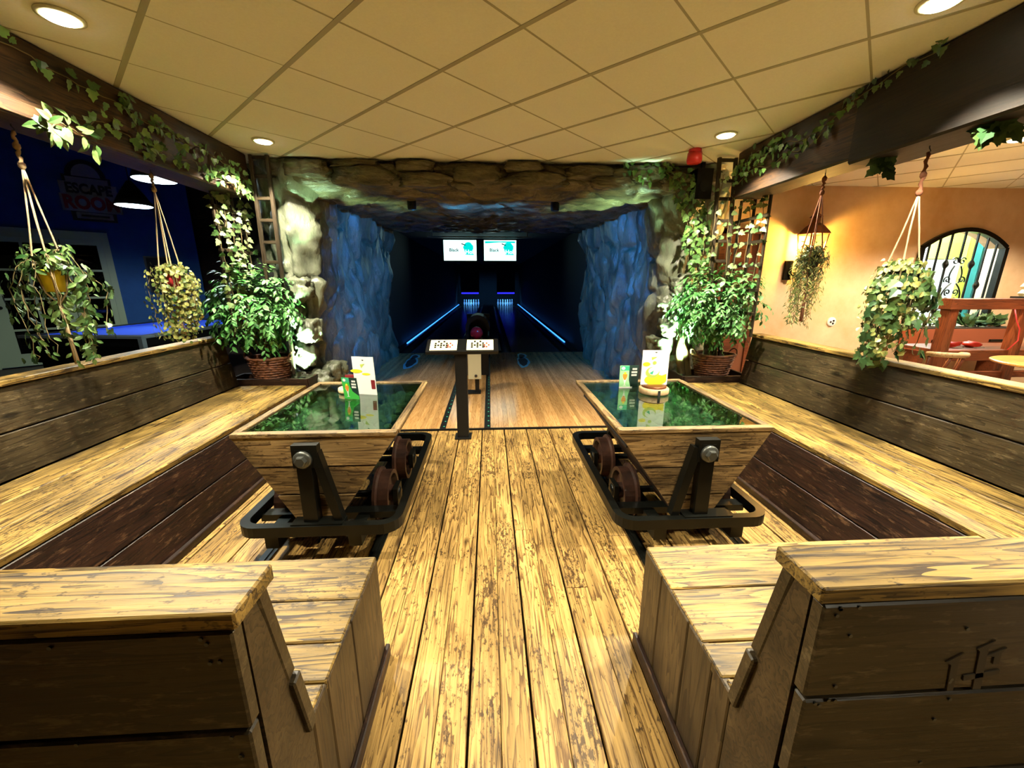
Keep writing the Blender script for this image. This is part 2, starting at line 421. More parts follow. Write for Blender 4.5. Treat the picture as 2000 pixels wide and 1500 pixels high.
# ---- bowling approach: glossy maple strips on a black edged platform
ap = struct(MB().box(-2.25, 2.1, 3.97, 8.66, -0.08, -0.004).build('floor', 'black_paint')); tag(ap, 'glossy maple approach in front of the bowling lanes')
xs = -2.0; i = 0
while xs < 1.98:
    wd = 0.052
    if not (-0.535 < xs + wd / 2 < -0.47 or -0.06 < xs + wd / 2 < -0.005):
        plank((xs + wd / 2, 3.985, 0.002), (xs + wd / 2, 8.62, 0.002), (1, 0, 0), wd - 0.0006, 0.016, 'wood_lane', ap, 'approach_strip', 0.0006)
    xs += wd; i += 1
MB().box(-2.0, 2.0, 3.965, 3.984, -0.03, 0.013).build('front_edge', 'black_paint', ap)
for xx in (-0.502, -0.032):
    dk = MB().box(xx - 0.022, xx + 0.022, 3.985, 8.62, -0.004, 0.0105).build('divider_strip', 'black_paint', ap)
    m = MB(); yy = 4.05
    while yy < 6.4:
        m.lathe([(0.010, 0.0), (0.010, 0.0016)], (xx, yy, 0.0105), 8); yy += 0.16
    m.build('guide_dots', 'teal_print', dk, kind='stuff')
# painted footprints that mark where to stand
def footprint(cx, cy, rx, ry, rz, label):
    t = thing('footprint_mark', (cx, cy, 0.0102), label, 'floor marking')
    def ell(k0, nz, ox=0, oy=0, sx=1, sy=1):
        out = []
        for k in range(28):
            a = 2 * PI * k / 28; rr = k0 * (1 + 0.08 * math.sin(3 * a + nz) + 0.05 * math.sin(7 * a + nz * 2))
            px, py = rx * sx * rr * math.cos(a) + ox, ry * sy * rr * math.sin(a) + oy
            out.append((cx + px * math.cos(rz) - py * math.sin(rz), cy + px * math.sin(rz) + py * math.cos(rz)))
        return out
    m = MB()
    for (oy, sx, sy) in ((-ry * 0.25, 1, 0.75), (ry * 0.62, 0.8, 0.38)):
        m.prism(ell(1.0, 1.3, 0, oy, sx, sy), lambda a, b: (a, b, 0.0100), lambda a, b: (a, b, 0.0114))
    m.build('outline', 'uv_paint', t)
    m = MB()
    m.prism(ell(0.72, 0.4, 0, -ry * 0.25, 1, 0.75), lambda a, b: (a, b, 0.0114), lambda a, b: (a, b, 0.0122))
    m.build('sole', 'black_matte', t)
    m = MB()
    m.prism(ell(0.62, 2.0, 0, ry * 0.62, 0.8, 0.38), lambda a, b: (a, b, 0.0114), lambda a, b: (a, b, 0.0122))
    m.build('toe', 'black_matte', t)
footprint(-1.52, 7.75, 0.12, 0.72, rad(3), 'dark shoe shaped mark with bluish rim on the left approach')
footprint(0.63, 7.75, 0.12, 0.72, rad(-2), 'dark shoe shaped mark with bluish rim on the right approach')

# ---- lanes, gutters, black shell of the alley
MB().box(-2.35, 2.15, 8.66, 28.9, -0.2, -0.12).build('floor', 'black_matte')
for o in COL.objects:
    if o.name.startswith('floor') and o.parent is None and 'kind' not in o: struct(o); tag(o, 'black pit floor under the bowling lanes')
for nm, xc, lb in (('left', -1.19, 'dark glossy bowling lane on the left running to white pins'), ('right', 0.99, 'dark glossy bowling lane on the right running to white pins')):
    t = thing('bowling_lane', (xc, 8.66, 0), lb, 'bowling lane')
    MB().box(xc - 0.53, xc + 0.53, 8.63, 27.2, -0.06, 0.008).build('lane_bed', 'wood_lane_dim', t)
    for s in (-1, 1):
        prof = []
        gx = xc + s * 0.645
        m = MB(); n = 8; vs = []; fs = []
        for j, yy in enumerate((8.63, 27.2)):
            for kk in range(n + 1):
                a = PI + PI * kk / n
                vs.append((gx + 0.112 * math.cos(a), yy, 0.0 + 0.09 * math.sin(a)))
        fs = [(kk, kk + 1, n + 2 + kk, n + 1 + kk) for kk in range(n)]
        m.add(vs, fs).build('gutter', 'black_paint', t, smooth=True)
for xx, lb in ((-2.03, 'blue edge strip fluorescing under UV along the left of the lanes'), (1.85, 'blue edge strip fluorescing under UV along the right of the lanes')):
    t = thing('glow_strip', (xx, 9, 0), lb, 'lane edge strip')
    MB().box(xx - 0.08, xx + 0.08, 8.66, 27.2, -0.06, 0.028).build('channel', 'black_paint', t)
    MB().box(xx - 0.013, xx + 0.013, 9.9, 27.1, 0.028, 0.048).build('uv_glow_bar', 'uv_glow_blue', t)  # glow stands in for edge caps fluorescing under ultraviolet
t = thing('lane_divider', (-0.1, 8.7, 0), 'black capping board between the two bowling lanes', 'lane divider')
MB().box(-0.43, 0.23, 8.63, 27.2, -0.06, 0.05).build('capping', 'black_paint', t)

def wallbox(name, mat, label, *b):
    o = struct(MB().box(*b).build(name, mat)); return tag(o, label)
wallbox('wall_left', 'black_matte', 'black side wall of the bowling alley on the left', -2.45, -2.12, 8.6, 28.8, -0.1, 2.75)
wallbox('wall_right', 'black_matte', 'black side wall of the bowling alley on the right', 2.0, 2.3, 8.6, 28.8, -0.1, 2.75)
wallbox('wall_end', 'black_matte', 'black end wall behind the bowling pins', -2.45, 2.3, 28.6, 28.8, -0.2, 2.75)
wallbox('ceiling', 'black_matte', 'black ceiling above the bowling lanes', -2.45, 2.3, 8.76, 28.8, 2.62, 2.75)

# ---- suspended ceiling: square tiles laid at 45 degrees
def clip(poly, fn):
    out = []
    for i in range(len(poly)):
        a, b = poly[i], poly[(i + 1) % len(poly)]; da, db = fn(a), fn(b)
        if da >= 0: out.append(a)
        if (da >= 0) != (db >= 0):
            t_ = da / (da - db); out.append((a[0] + (b[0] - a[0]) * t_, a[1] + (b[1] - a[1]) * t_))
    return out
CX0, CX1, CY0, CY1 = -2.5, 8.4, -1.2, 5.32
def clip_rect(poly):
    for fn in (lambda p: p[0] - CX0, lambda p: CX1 - p[0], lambda p: p[1] - CY0, lambda p: CY1 - p[1]):
        poly = clip(poly, fn)
        if len(poly) < 3: return None
    return poly
ce = struct(MB().box(-2.55, 9.5, -3.0, 5.6, 2.668, 2.8).build('ceiling', 'gap_dark')); tag(ce, 'suspended ceiling of cream square tiles set diagonally')
S2 = math.sqrt(2); TS = 0.6; U0, V0 = 0.488, 0.25
def uv(u, v): return ((u - v) / S2, (u + v) / S2)
for iu in range(-6, 24):
    for iv in range(-14, 14):
        u, v = U0 + iu * TS, V0 + iv * TS
        e = 0.004
        poly = clip_rect([uv(u + 0.010, v + e), uv(u + TS - 0.010, v + e), uv(u + TS - 0.010, v + TS - e), uv(u + 0.010, v + TS - e)])
        if not poly: continue
        cx = sum(p[0] for p in poly) / len(poly); cy = sum(p[1] for p in poly) / len(poly)
        dz = R.uniform(-0.0008, 0.0008)
        MB().prism(poly, lambda a, b: (a, b, 2.650 + dz), lambda a, b: (a, b, 2.664)).build('ceiling_tile', 'ceiling_tile', ce)
for iu in range(-6, 24):
    u = U0 + iu * TS
    poly = clip_rect([uv(u - 0.013, -9), uv(u + 0.013, -9), uv(u + 0.013, 9), uv(u - 0.013, 9)])
    if poly: MB().prism(poly, lambda a, b: (a, b, 2.6475), lambda a, b: (a, b, 2.656)).build('ceiling_bar', 'tbar', ce)
for iv in range(-14, 14):
    v = V0 + iv * TS
    poly = clip_rect([uv(-9, v - 0.006), uv(16, v - 0.006), uv(16, v + 0.006), uv(-9, v + 0.006)])
    if poly: MB().prism(poly, lambda a, b: (a, b, 2.6495), lambda a, b: (a, b, 2.656)).build('ceiling_bar', 'tbar', ce)

# ---- recessed downlights
DL = [(-1.895, 2.248, 'recessed round ceiling light above the left bench, nearer the camera'),
      (-1.883, 3.885, 'recessed round ceiling light by the left ladder'),
      (1.917, 3.534, 'recessed round ceiling light by the right ladder and red alarm'),
      (1.921, 1.94, 'recessed round ceiling light at the top edge above the right bench'),
      (4.393, 3.495, 'recessed round ceiling light in the orange dining room')]
for x, y, lb in DL:
    t = thing('downlight', (x, y, 2.65), lb, 'ceiling light', 'recessed ceiling downlights')
    MB().lathe([(0.085, 2.648), (0.085, 2.641), (0.066, 2.637), (0.062, 2.645)], (x, y, 0), 24).build('trim_ring', 'white_paint', t, True)
    MB().lathe([(0.06, 2.636), (0.058, 2.632), (0.03, 2.630)], (x, y, 0), 20).build('lens', 'downlight_glow', t, True)

# ---- ceiling beams
def beam(name, label, x0, x1, y0, y1, z0, z1, mt='wood_beam'):
    t = thing(name, ((x0 + x1) / 2, y0, z0), label, 'beam')
    plank(((x0 + x1) / 2, y0, (z0 + z1) / 2), ((x0 + x1) / 2, y1, (z0 + z1) / 2), (1, 0, 0), x1 - x0, z1 - z0, mt, t, 'timber', 0.012)
    return t
bl = beam('ceiling_beam', 'heavy brown timber beam with ivy along the left of the ceiling', -2.52, -2.25, -1.2, 4.28, 2.27, 2.648)
for zz in (2.335,):
    plank((-2.243, -1.2, 2.305), (-2.243, 3.2, 2.305), (0, 0, 1), 0.066, 0.02, 'wood_beam', bl, 'lower_board', 0.003)
beam('ceiling_beam', 'brown timber beam with trailing ivy behind the right ladder, far section', 2.3, 2.56, 2.68, 3.98, 2.25, 2.645)
beam('ceiling_beam', 'near black timber beam at the top right corner, near section', 2.27, 2.59, -1.2, 2.70, 2.215, 2.647, 'wood_black')

# ---- rock tunnel
def fbm(p, sc_, o=4): 
    s_, a_ = 0.0, 1.0
    for k_ in range(o):
        s_ += a_ * noise.noise(Vector(p) * sc_ * (2 ** k_) + Vector((k_ * 17.3, 3.1, 9.7))); a_ *= 0.5
    return s_
def resample(path, step):
    out = []; 
    for (a, b) in zip(path[:-1], path[1:]):
        n = max(1, int(round((Vector(b) - Vector(a)).length / step)))
        for k_ in range(n): out.append(Vector(a).lerp(Vector(b), k_ / n))
    out.append(Vector(path[-1])); return out
def smoothpath(path, it=3):
    for _ in range(it):
        q = [path[0]]
        for a, b in zip(path[:-1], path[1:]):
            a, b = Vector(a), Vector(b); q += [a.lerp(b, 0.25), a.lerp(b, 0.75)]
        q.append(path[-1]); path = [tuple(p) for p in q]
    return path
def rock_wall(name, label, path, side):
    pts = resample([(*p, 0) for p in smoothpath(path, 2)], 0.032)
    nz = 84; vs = []; m_ = len(pts)
    for i, p in enumerate(pts):
        d = (pts[min(i + 1, m_ - 1)] - pts[max(i - 1, 0)]).normalized()
        nrm = Vector((d.y, -d.x, 0)) * side
        for k_ in range(nz + 1):
            z = 2.66 * k_ / nz - 0.02
            q = Vector((p.x, p.y, z))
            a = fbm((q.x, q.y, q.z * 0.6), 1.4, 3) * 0.15
            b = -abs(fbm((q.x * 2.4, q.y * 2.4, q.z * 0.55), 1.2, 2)) * 0.15
            cell = noise.voronoi(Vector((q.x * 2.6, q.y * 2.6, q.z * 1.5)))[0]
            crack = -0.07 * max(0, 1 - (cell[1] - cell[0]) / 0.10)
            c = fbm(q, 6, 4) * (0.035 if p.y < 4.85 else 0.007)
            over = 0.10 * max(0, (z - 2.05) / 0.6) ** 1.5 + 0.10 * max(0, 1 - z / 0.5) * (1 if p.y < 4.9 else 0.2)
            if p.y > 8.2: over += 0.12 * max(0, 1 - abs(z - 2.3) / 0.3)
            vs.append(q + nrm * (a + b + crack + c + over + 0.03))
    fs = [(i * (nz + 1) + k_, (i + 1) * (nz + 1) + k_, (i + 1) * (nz + 1) + k_ + 1, i * (nz + 1) + k_ + 1) for i in range(m_ - 1) for k_ in range(nz)]
    o = MB().add(vs, fs).build(name, 'rock', None, True)
    return tag(struct(o), label)
rwl = rock_wall('wall_cave_left', 'rough artificial rock wall and pillar on the left of the tunnel',
          [(-2.60, 5.1), (-2.40, 4.72), (-2.14, 4.52), (-1.92, 4.48), (-1.81, 4.62), (-1.82, 5.2), (-1.9, 7), (-1.97, 8.5), (-2.02, 8.68), (-2.3, 8.72)], 1)
rwr = rock_wall('wall_cave_right', 'rough artificial rock wall and pillar on the right of the tunnel',
          [(2.72, 5.1), (2.52, 4.68), (2.28, 4.5), (2.04, 4.46), (1.93, 4.6), (1.93, 5.2), (1.93, 7), (1.92, 8.5), (1.96, 8.68), (2.25, 8.72)], -1)
# lintel and rock roof
prof = smoothpath([(4.50, 2.68), (4.40, 2.60), (4.38, 2.50), (4.42, 2.42), (4.6, 2.37), (5.0, 2.37), (5.6, 2.42), (7.0, 2.45), (8.5, 2.46), (8.72, 2.50), (8.76, 2.70)], 2)
pts = resample([(0, *p) for p in prof], 0.04); nx = 112; vs = []
m_ = len(pts)
for i, p in enumerate(pts):
    d = (pts[min(i + 1, m_ - 1)] - pts[max(i - 1, 0)]).normalized(); nrm = Vector((0, d.z, -d.y))
    for k_ in range(nx + 1):
        xx = -2.14 + 4.5 * k_ / nx
        q = Vector((xx, p.y, p.z))
        cell = noise.voronoi(Vector((q.x * 2.2, q.y * 3.0, q.z * 5)))[0]
        crack = -0.04 * max(0, 1 - (cell[1] - cell[0]) / 0.12)
        h = fbm((q.x * 0.7, q.y, q.z), 2.2, 4) * 0.055 + crack - abs(fbm((q.x * 0.6, q.y * 2.2, q.z), 3.0, 3)) * 0.05
        v_ = q + nrm * (h + 0.02)
        v_.z = min(v_.z, 2.66); vs.append(v_)
fs = [(i * (nx + 1) + k_, (i + 1) * (nx + 1) + k_, (i + 1) * (nx + 1) + k_ + 1, i * (nx + 1) + k_ + 1) for i in range(m_ - 1) for k_ in range(nx)]
lin = MB().add(vs, fs).build('wall_cave_roof', 'rock_warm', None, True)
tag(struct(lin), 'rough rock lintel and roof of the tunnel over the bowling approach')
# single blocks that stand proud of the lintel
def boulder(name, c, s_, seed, mat, parent, rz=0.0, sub=3, amp=0.16, kind=None):
    bm = bmesh.new(); bmesh.ops.create_icosphere(bm, subdivisions=sub, radius=1.0)
    for v in bm.verts:
        q = v.co.copy(); mx_ = max(abs(q.x), abs(q.y), abs(q.z)); q = q.lerp(q / mx_, 0.45)
        q *= 1 + amp * noise.noise(q * 1.3 + Vector((seed * 7.7, seed * 3.1, 0))) + amp * 0.6 * noise.noise(q * 3.5 + Vector((seed, 0, 5))) - amp * 0.5 * abs(noise.noise(q * 7 + Vector((seed, 4, 5))))
        v.co = Vector((q.x * s_[0], q.y * s_[1], q.z * s_[2]))
    me = bpy.data.meshes.new(name); bm.to_mesh(me); bm.free(); me.materials.append(M[mat])
    me.polygons.foreach_set('use_smooth', [True] * len(me.polygons))
    o = bpy.data.objects.new(name, me); o.location = c; o.rotation_euler = (0, 0, rz); return link(o, parent)
for i, (xx, zz, sx, sz) in enumerate([(-1.75, 2.56, .22, .085), (-1.22, 2.50, .30, .10), (-1.30, 2.615, .25, .04), (-0.72, 2.59, .20, .06), (-0.62, 2.47, .28, .07), (-0.12, 2.54, .24, .09),
                                 (0.35, 2.60, .20, .05), (0.50, 2.49, .30, .08), (1.02, 2.56, .24, .075), (1.25, 2.46, .22, .06), (1.62, 2.56, .22, .08), (1.95, 2.48, .2, .09)]):
    boulder('stone_block', (xx, 4.385 + 0.018 * (i % 3), zz), (sx, 0.08, sz), i + 1, 'rock_warm', lin, 0, 4, 0.22)
for i, (xx, yy, zz, s_) in enumerate([(-2.0, 4.5, 1.42, .13), (-2.12, 4.5, 1.12, .12), (-1.95, 4.47, .98, .14), (-2.05, 4.47, .72, .15), (-1.9, 4.46, .42, .15), (-2.1, 4.46, .45, .12), (-1.78, 4.62, .5, .13), (-1.74, 4.72, .3, .15)]):
    boulder('stone_block', (xx, yy, zz), (s_, s_ * .8, s_ * 0.95), i + 31, 'rock', rwl, i * 0.7, 4, 0.3)
for i, (xx, yy, zz, s_) in enumerate([(2.12, 4.48, 1.45, .13), (1.98, 4.5, 1.25, .11), (2.0, 4.48, 1.0, .12), (1.93, 4.5, .78, .13), (2.05, 4.46, .55, .14), (1.9, 4.5, .36, .15), (1.86, 4.6, .2, .14)]):
    boulder('stone_block', (xx, yy, zz), (s_, s_ * .8, s_ * 0.95), i + 51, 'rock', rwr, i * 0.7, 4, 0.3)
# black panel beside the left pillar
wallbox('wall_left_niche', 'black_matte', 'black wall strip behind the left ladder', -2.75, -2.2, 4.8, 4.86, 0, 2.66)

# ---- dining room on the right: orange plaster wall with an arched opening
WY = 5.22
def arch(n=14, x0=5.62, x1=6.78, zb=0.90, zs=1.93, rise=0.22):
    out = [(x0, zb), (x0, zs)]
    for k_ in range(1, n):
        t_ = k_ / n; out.append((x0 + (x1 - x0) * t_, zs + rise * (1 - (2 * t_ - 1) ** 2)))
    return out + [(x1, zs), (x1, zb)]
A = arch()
m = MB()
m.box(2.3, 5.62, WY, WY + 0.2, 0, 2.66); m.box(6.78, 9.5, WY, WY + 0.2, 0, 2.66); m.box(5.62, 6.78, WY, WY + 0.2, 0, 0.90)
top = A[1:-1]
for (a, b) in zip(top[:-1], top[1:]):
    m.prism([(a[0], a[1]), (b[0], b[1]), (b[0], 2.66), (a[0], 2.66)], lambda p, q: (p, WY, q), lambda p, q: (p, WY + 0.2, q))
wr = m.build('wall_orange', 'plaster_orange'); struct(wr); tag(wr, 'orange and cream plastered wall of the dining room')
wallbox('wall_far_right', 'plaster_orange', 'orange plastered side wall of the dining room', 9.3, 9.5, -3, 5.4, 0, 2.66)
# red brown door seen through the right trellis
dr = struct(MB().box(2.95, 3.42, WY - 0.03, WY, 0, 2.08).build('door_2', 'brown_door')); tag(dr, 'red brown wooden door in the orange wall behind the right trellis')
for xx in (2.93, 3.44): MB().box(xx - 0.035, xx + 0.035, WY - 0.05, WY, 0, 2.14).build('door_post', 'wood_red', dr)
MB().box(2.9, 3.48, WY - 0.05, WY, 2.08, 2.15).build('door_head', 'wood_red', dr)
for zz in (0.5, 1.3): MB().box(3.05, 3.32, WY - 0.04, WY - 0.03, zz, zz + 0.6).build('door_panel', 'wood_red', dr)

# ---- window behind wrought iron
wn = struct(MB().box(5.3, 8.7, 6.3, 6.35, 0.6, 2.5).build('window_1', 'room_white')); tag(wn, 'bright arched window with black wrought iron grille in the orange wall')
MB().box(6.9, 7.5, 6.28, 6.3, 1.85, 2.4).build('yellow_wall_band', 'room_yellow', wn)
for (x0_, x1_, mt_) in ((7.20, 7.32, 'curtain_green'), (7.34, 7.43, 'curtain_teal'), (7.47, 7.56, 'curtain_teal'), (7.66, 7.84, 'curtain_beige')):
    mm = MB(); n = 8
    pl_ = [(x0_ + (x1_ - x0_) * i / n, 5.98 + 0.02 * (i % 2)) for i in range(n + 1)] + [(x1_, 6.04), (x0_, 6.04)]
    mm.prism(pl_, lambda a, b: (a, b, 0.9), lambda a, b: (a, b, 2.25)).build('curtain', mt_, wn)
MB().box(5.62, 6.78, WY + 0.12, WY + 0.125, 0.9, 2.0).build('pane', 'clear_glass', wn)
for sx_ in (5.28, 8.7): MB().box(sx_ - 0.03, sx_ + 0.03, WY + 0.2, 6.35, 0.5, 2.5).build('reveal', 'room_white', wn)
MB().box(5.3, 8.7, WY + 0.2, 6.35, 2.45, 2.5).build('reveal', 'room_white', wn)
MB().box(5.3, 8.7, WY + 0.2, 6.35, 0.55, 0.6).build('reveal', 'room_white', wn)
point('window_niche_fill', (6.3, 5.7, 2.3), 300, (0.85, 1.0, 0.95), 0.1)  # added point light that brightens the niche behind the window
# iron frame following the arch
fr = []
for i, p in enumerate(A): fr.append((p[0], WY - 0.005, p[1]))
m = MB()
for a, b in zip(fr[:-1], fr[1:]): m.bar(a, b, 0.05, 0.075, (0, 1, 0))
gr = m.build('iron_frame', 'black_iron', wn)
def archz(xx):
    t_ = (xx - 5.62) / 1.16; return 1.93 + 0.22 * (1 - (2 * t_ - 1) ** 2)
for i, xx in enumerate((5.735, 5.87, 6.02, 6.20, 6.38, 6.53, 6.67)):
    if i == 3:
        MB().bar((xx, WY, 1.74), (xx, WY, archz(xx)), 0.018, 0.018).build('iron_bar', 'black_iron', wn)
        MB().bar((xx, WY, 0.9), (xx, WY, 1.05), 0.018, 0.018).build('iron_bar', 'black_iron', wn)
        continue
    MB().bar((xx, WY, 0.9), (xx, WY, archz(xx)), 0.018, 0.018).build('iron_bar', 'black_iron', wn)
    for zz in ((1.45,) if i in (1, 5) else (1.72, 1.12) if i in (2, 4) else ()):
        MB().lathe([(0.01, -0.06), (0.03, -0.02), (0.033, 0.0), (0.03, 0.02), (0.01, 0.06)], (xx, WY, zz), 8).build('iron_basket_knot', 'black_iron', wn)
def scroll(cx, cz, s_, turns, r0, sx, rz=0.0):
    out = []
    for k_ in range(22):
        t_ = k_ / 21; a = turns * 2 * PI * t_ + rz; r_ = r0 * (1 - 0.8 * t_)
        out.append((cx + sx * r_ * math.cos(a), WY, cz + r_ * math.sin(a)))
    return out
for s_ in (-1, 1):
    MB().tube([(6.20 + s_ * (0.035 + 0.10 * math.sin(PI * min(1, t_ * 1.02)) ** 0.8), WY, 1.12 + 0.36 * t_) for t_ in [k_ / 14 for k_ in range(15)]], 0.009, 6).build('iron_scroll', 'black_iron', wn)
    MB().tube([(6.20 + s_ * (0.065 - 0.02 * t_ + 0.03 * math.sin(PI * t_)), WY, 1.48 + 0.22 * t_) for t_ in [k_ / 10 for k_ in range(11)]], 0.009, 6).build('iron_scroll', 'black_iron', wn)
    for (cz, r0, rz_) in ((1.76, 0.05, 0.5), (1.52, 0.05, -0.6), (1.10, 0.05, 0.5), (1.36, 0.045, -1.2), (1.24, 0.045, 1.2)):
        off_ = 0.055 if cz in (1.36, 1.24) else 0.10 if cz != 1.76 else 0.05
        MB().tube(scroll(6.20 + s_ * off_, cz, 1, 1.2, r0, s_, rz_), 0.008, 6).build('iron_scroll', 'black_iron', wn)

# ---- left games room shell: blue wall on the diagonal, dark ceiling
def D(x, y, z): return Vector((x, y, z))
dW = Vector((1, 1, 0)).normalized(); nW = Vector((1, -1, 0)).normalized()     # along the wall, towards us
P0 = Vector((-8.0, 8.0, 0))                                                  # a point on the blue wall line (x - y = -16)
def WL(s_, z, off=0.0):
    p = P0 + dW * s_ + nW * off; return (p.x, p.y, z)
def wbox(m, s0, s1, z0, z1, o0, o1):
    vs = [WL(s, z, o) for s in (s0, s1) for o in (o0, o1) for z in (z0, z1)]
    return m.add(vs, [(0, 1, 3, 2), (4, 6, 7, 5), (0, 4, 5, 1), (2, 3, 7, 6), (0, 2, 6, 4), (1, 5, 7, 3)])
wb = wbox(MB(), -5.0, 2.28, 0, 4.3, -0.25, 0.0).build('wall_blue', 'wall_blue'); tag(struct(wb), 'deep blue wall of the games room with white glazed doors')
wallbox('wall_games_room', 'wood_panel', 'dark brown back wall of the games room', -6.5, -2.3, 9.7, 9.8, 0, 4.3)
wallbox('ceiling', 'black_matte', 'dark ceiling of the games room', -14, -2.52, -3, 12, 4.3, 4.4)
wallbox('wall_games_upper', 'black_matte', 'dark upper wall above the left beam', -2.56, -2.53, -3, 4.8, 2.66, 4.3)

# ================================================================= BENCHES
def side_bench(sgn, xf_top, xf_bot, xj, xb, label, y0, y1, zs=0.47, zt=0.95):
    t = thing('plank_bench', (sgn * abs(xj), (y0 + y1) / 2, 0), label, 'bench')
    n = 3; tot = abs(xj - xf_top)
    for i in range(n):                                            # seat boards
        a = xf_top + (xj - xf_top) * i / n; b = xf_top + (xj - xf_top) * (i + 1) / n
        plank(((a + b) / 2, y0, zs - 0.018), ((a + b) / 2, y1 + R.uniform(-0.01, 0.01), zs - 0.018), (1, 0, 0), abs(b - a) - 0.007, 0.036, 'wood_seat', t, 'seat_plank', 0.005)
    # leaning back boards
    d = Vector((xb - xj, 0, zt - zs)); L_ = d.length; dn = d.normalized(); nn = Vector((-sgn * dn.z, 0, sgn * dn.x)).normalized()
    for i in range(2):
        c = Vector((xj, 0, zs)) + d * ((i + 0.5) / 2) - nn * 0.018 * 1
        plank((c.x, y0, c.z), (c.x, y1 + 0.02 + R.uniform(-0.008, 0.008), c.z), dn, L_ / 2 - 0.008, 0.034, 'wood_back', t, 'back_plank', 0.005)
    plank((xb + sgn * 0.045, y0, zt + 0.016), (xb + sgn * 0.045, y1 + 0.03, zt + 0.016), (1, 0, 0), 0.13, 0.032, 'wood_seat', t, 'cap_plank', 0.005)
    plank((xb + sgn * 0.085, y0, zt * 0.5), (xb + sgn * 0.085, y1, zt * 0.5), (0, 0, 1), zt - 0.005, 0.03, 'wood_back', t, 'rear_board', 0.004)
    # front boards, sloping a little towards the floor
    d = Vector((xf_bot - xf_top, 0, -(zs - 0.04))); dn = d.normalized(); L_ = d.length
    for i in range(2):
        c = Vector((xf_top + sgn * 0.012, 0, zs - 0.038)) + d * ((i + 0.5) / 2)
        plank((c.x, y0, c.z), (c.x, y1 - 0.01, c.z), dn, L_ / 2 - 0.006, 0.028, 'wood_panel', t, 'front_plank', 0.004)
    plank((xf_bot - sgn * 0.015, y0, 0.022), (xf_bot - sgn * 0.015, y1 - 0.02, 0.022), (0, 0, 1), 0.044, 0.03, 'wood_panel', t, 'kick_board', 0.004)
    # end panel
    poly = [(xf_top, 0.0), (xf_top, zs - 0.04), (xj, zs - 0.04), (xb + sgn * 0.03, zt - 0.01), (xb + sgn * 0.07, zt - 0.01), (xb + sgn * 0.07, 0.0)]
    MB().prism(poly, lambda a, b: (a, y1 - 0.045, b), lambda a, b: (a, y1 - 0.012, b)).build('end_panel', 'wood_panel', t)
    return t
side_bench(-1, -1.885, -1.765, -2.565, -2.645, 'long plank bench with leaning back along the left, before the blue room', 0.72, 4.10)
side_bench(1, 2.045, 1.905, 2.615, 2.695, 'long plank bench with leaning back along the right, before the orange room', 0.72, 3.98)

def near_bench(sgn, xe, xend, label, yv=0.775, yf=1.365, yo=0.59, zs=0.475, zt=0.965):
    """bench seen from behind: its open end faces the aisle at x = xe"""
    t = thing('plank_bench', ((xe + xend) / 2, (yv + yf) / 2, 0), label, 'bench')
    edges = [yf, 1.135, 0.925, 0.815, yv - 0.02] if sgn > 0 else [yf, 1.15, 0.985, 0.86, yv - 0.02]
    for a, b in zip(edges[:-1], edges[1:]):
        plank((xe + sgn * R.uniform(0.0, 0.012), (a + b) / 2, zs - 0.018), (xend, (a + b) / 2, zs - 0.018), (0, 1, 0), a - b - 0.005, 0.036, 'wood_seat', t, 'seat_plank', 0.004)
    # inner leaning back boards
    p0 = Vector((0, yv, zs - 0.01)); d = Vector((0, 0.69 - yv, zt - 0.035 - zs + 0.01)); dn = d.normalized()
    for i, (f0, f1) in enumerate(((0, 0.42), (0.42, 1.0))):
        c = p0 + d * ((f0 + f1) / 2) - Vector((0, 0.017, 0))
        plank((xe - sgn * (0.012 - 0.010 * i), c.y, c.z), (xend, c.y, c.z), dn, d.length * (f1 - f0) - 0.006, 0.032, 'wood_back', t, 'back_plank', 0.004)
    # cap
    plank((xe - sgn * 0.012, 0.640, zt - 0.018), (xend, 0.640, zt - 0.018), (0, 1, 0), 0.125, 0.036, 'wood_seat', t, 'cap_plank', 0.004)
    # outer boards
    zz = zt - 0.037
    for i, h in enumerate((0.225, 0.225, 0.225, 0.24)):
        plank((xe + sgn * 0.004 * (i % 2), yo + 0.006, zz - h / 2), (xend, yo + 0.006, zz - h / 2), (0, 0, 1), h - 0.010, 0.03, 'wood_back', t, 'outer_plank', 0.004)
        zz -= h
    # end boards below the seat (upright) and the back post board
    ys = [yf - 0.01, 1.20, 1.00, 0.86, yv] if sgn > 0 else [yf - 0.01, 1.06, 0.865, yv]
    for a, b in zip(ys[:-1], ys[1:]):
        plank((xe + sgn * 0.014, (a + b) / 2, 0.004), (xe + sgn * 0.014, (a + b) / 2, zs - 0.006), (0, 1, 0), a - b - 0.005, 0.028, 'wood_end', t, 'end_plank', 0.004)
    poly = [(yv - 0.004, 0.004), (yv - 0.004, zs - 0.04), (0.655, zt - 0.042), (yo + 0.024, zt - 0.042), (yo + 0.024, 0.004)]
    o = MB().prism(poly, lambda a, b: (xe + sgn * 0.001, a, b), lambda a, b: (xe + sgn * 0.03, a, b)).build('end_post_board', 'wood_end', t)
    plank((xe - sgn * 0.008, yo, 0.03), (xe - sgn * 0.008, yf, 0.03), (0, 0, 1), 0.06, 0.018, 'wood_panel', t, 'skirting_board', 0.004)
    # nail heads
    m = MB()
    for i in range(26):
        xx = xe + sgn * R.choice((0.035, 0.035, 0.06, 0.3, 0.55, 0.8)) + R.uniform(-0.01, 0.01); zn = R.choice((0.91, 0.86, 0.74, 0.69, 0.64, 0.52))
        m.lathe([(0.004, -0.002), (0.003, 0.002)], (xx, yo - 0.010, zn + R.uniform(-0.01, 0.01)), 6, 'y')
    m.build('nail_heads', 'steel_bolt', t, kind='stuff')
    return t
near_bench(-1, -0.445, -1.86, 'plank bench in the left foreground seen from behind, its end open to the aisle')
nbr = near_bench(1, 0.605, 2.02, 'plank bench in the right foreground seen from behind, dark stencil strokes on its back')
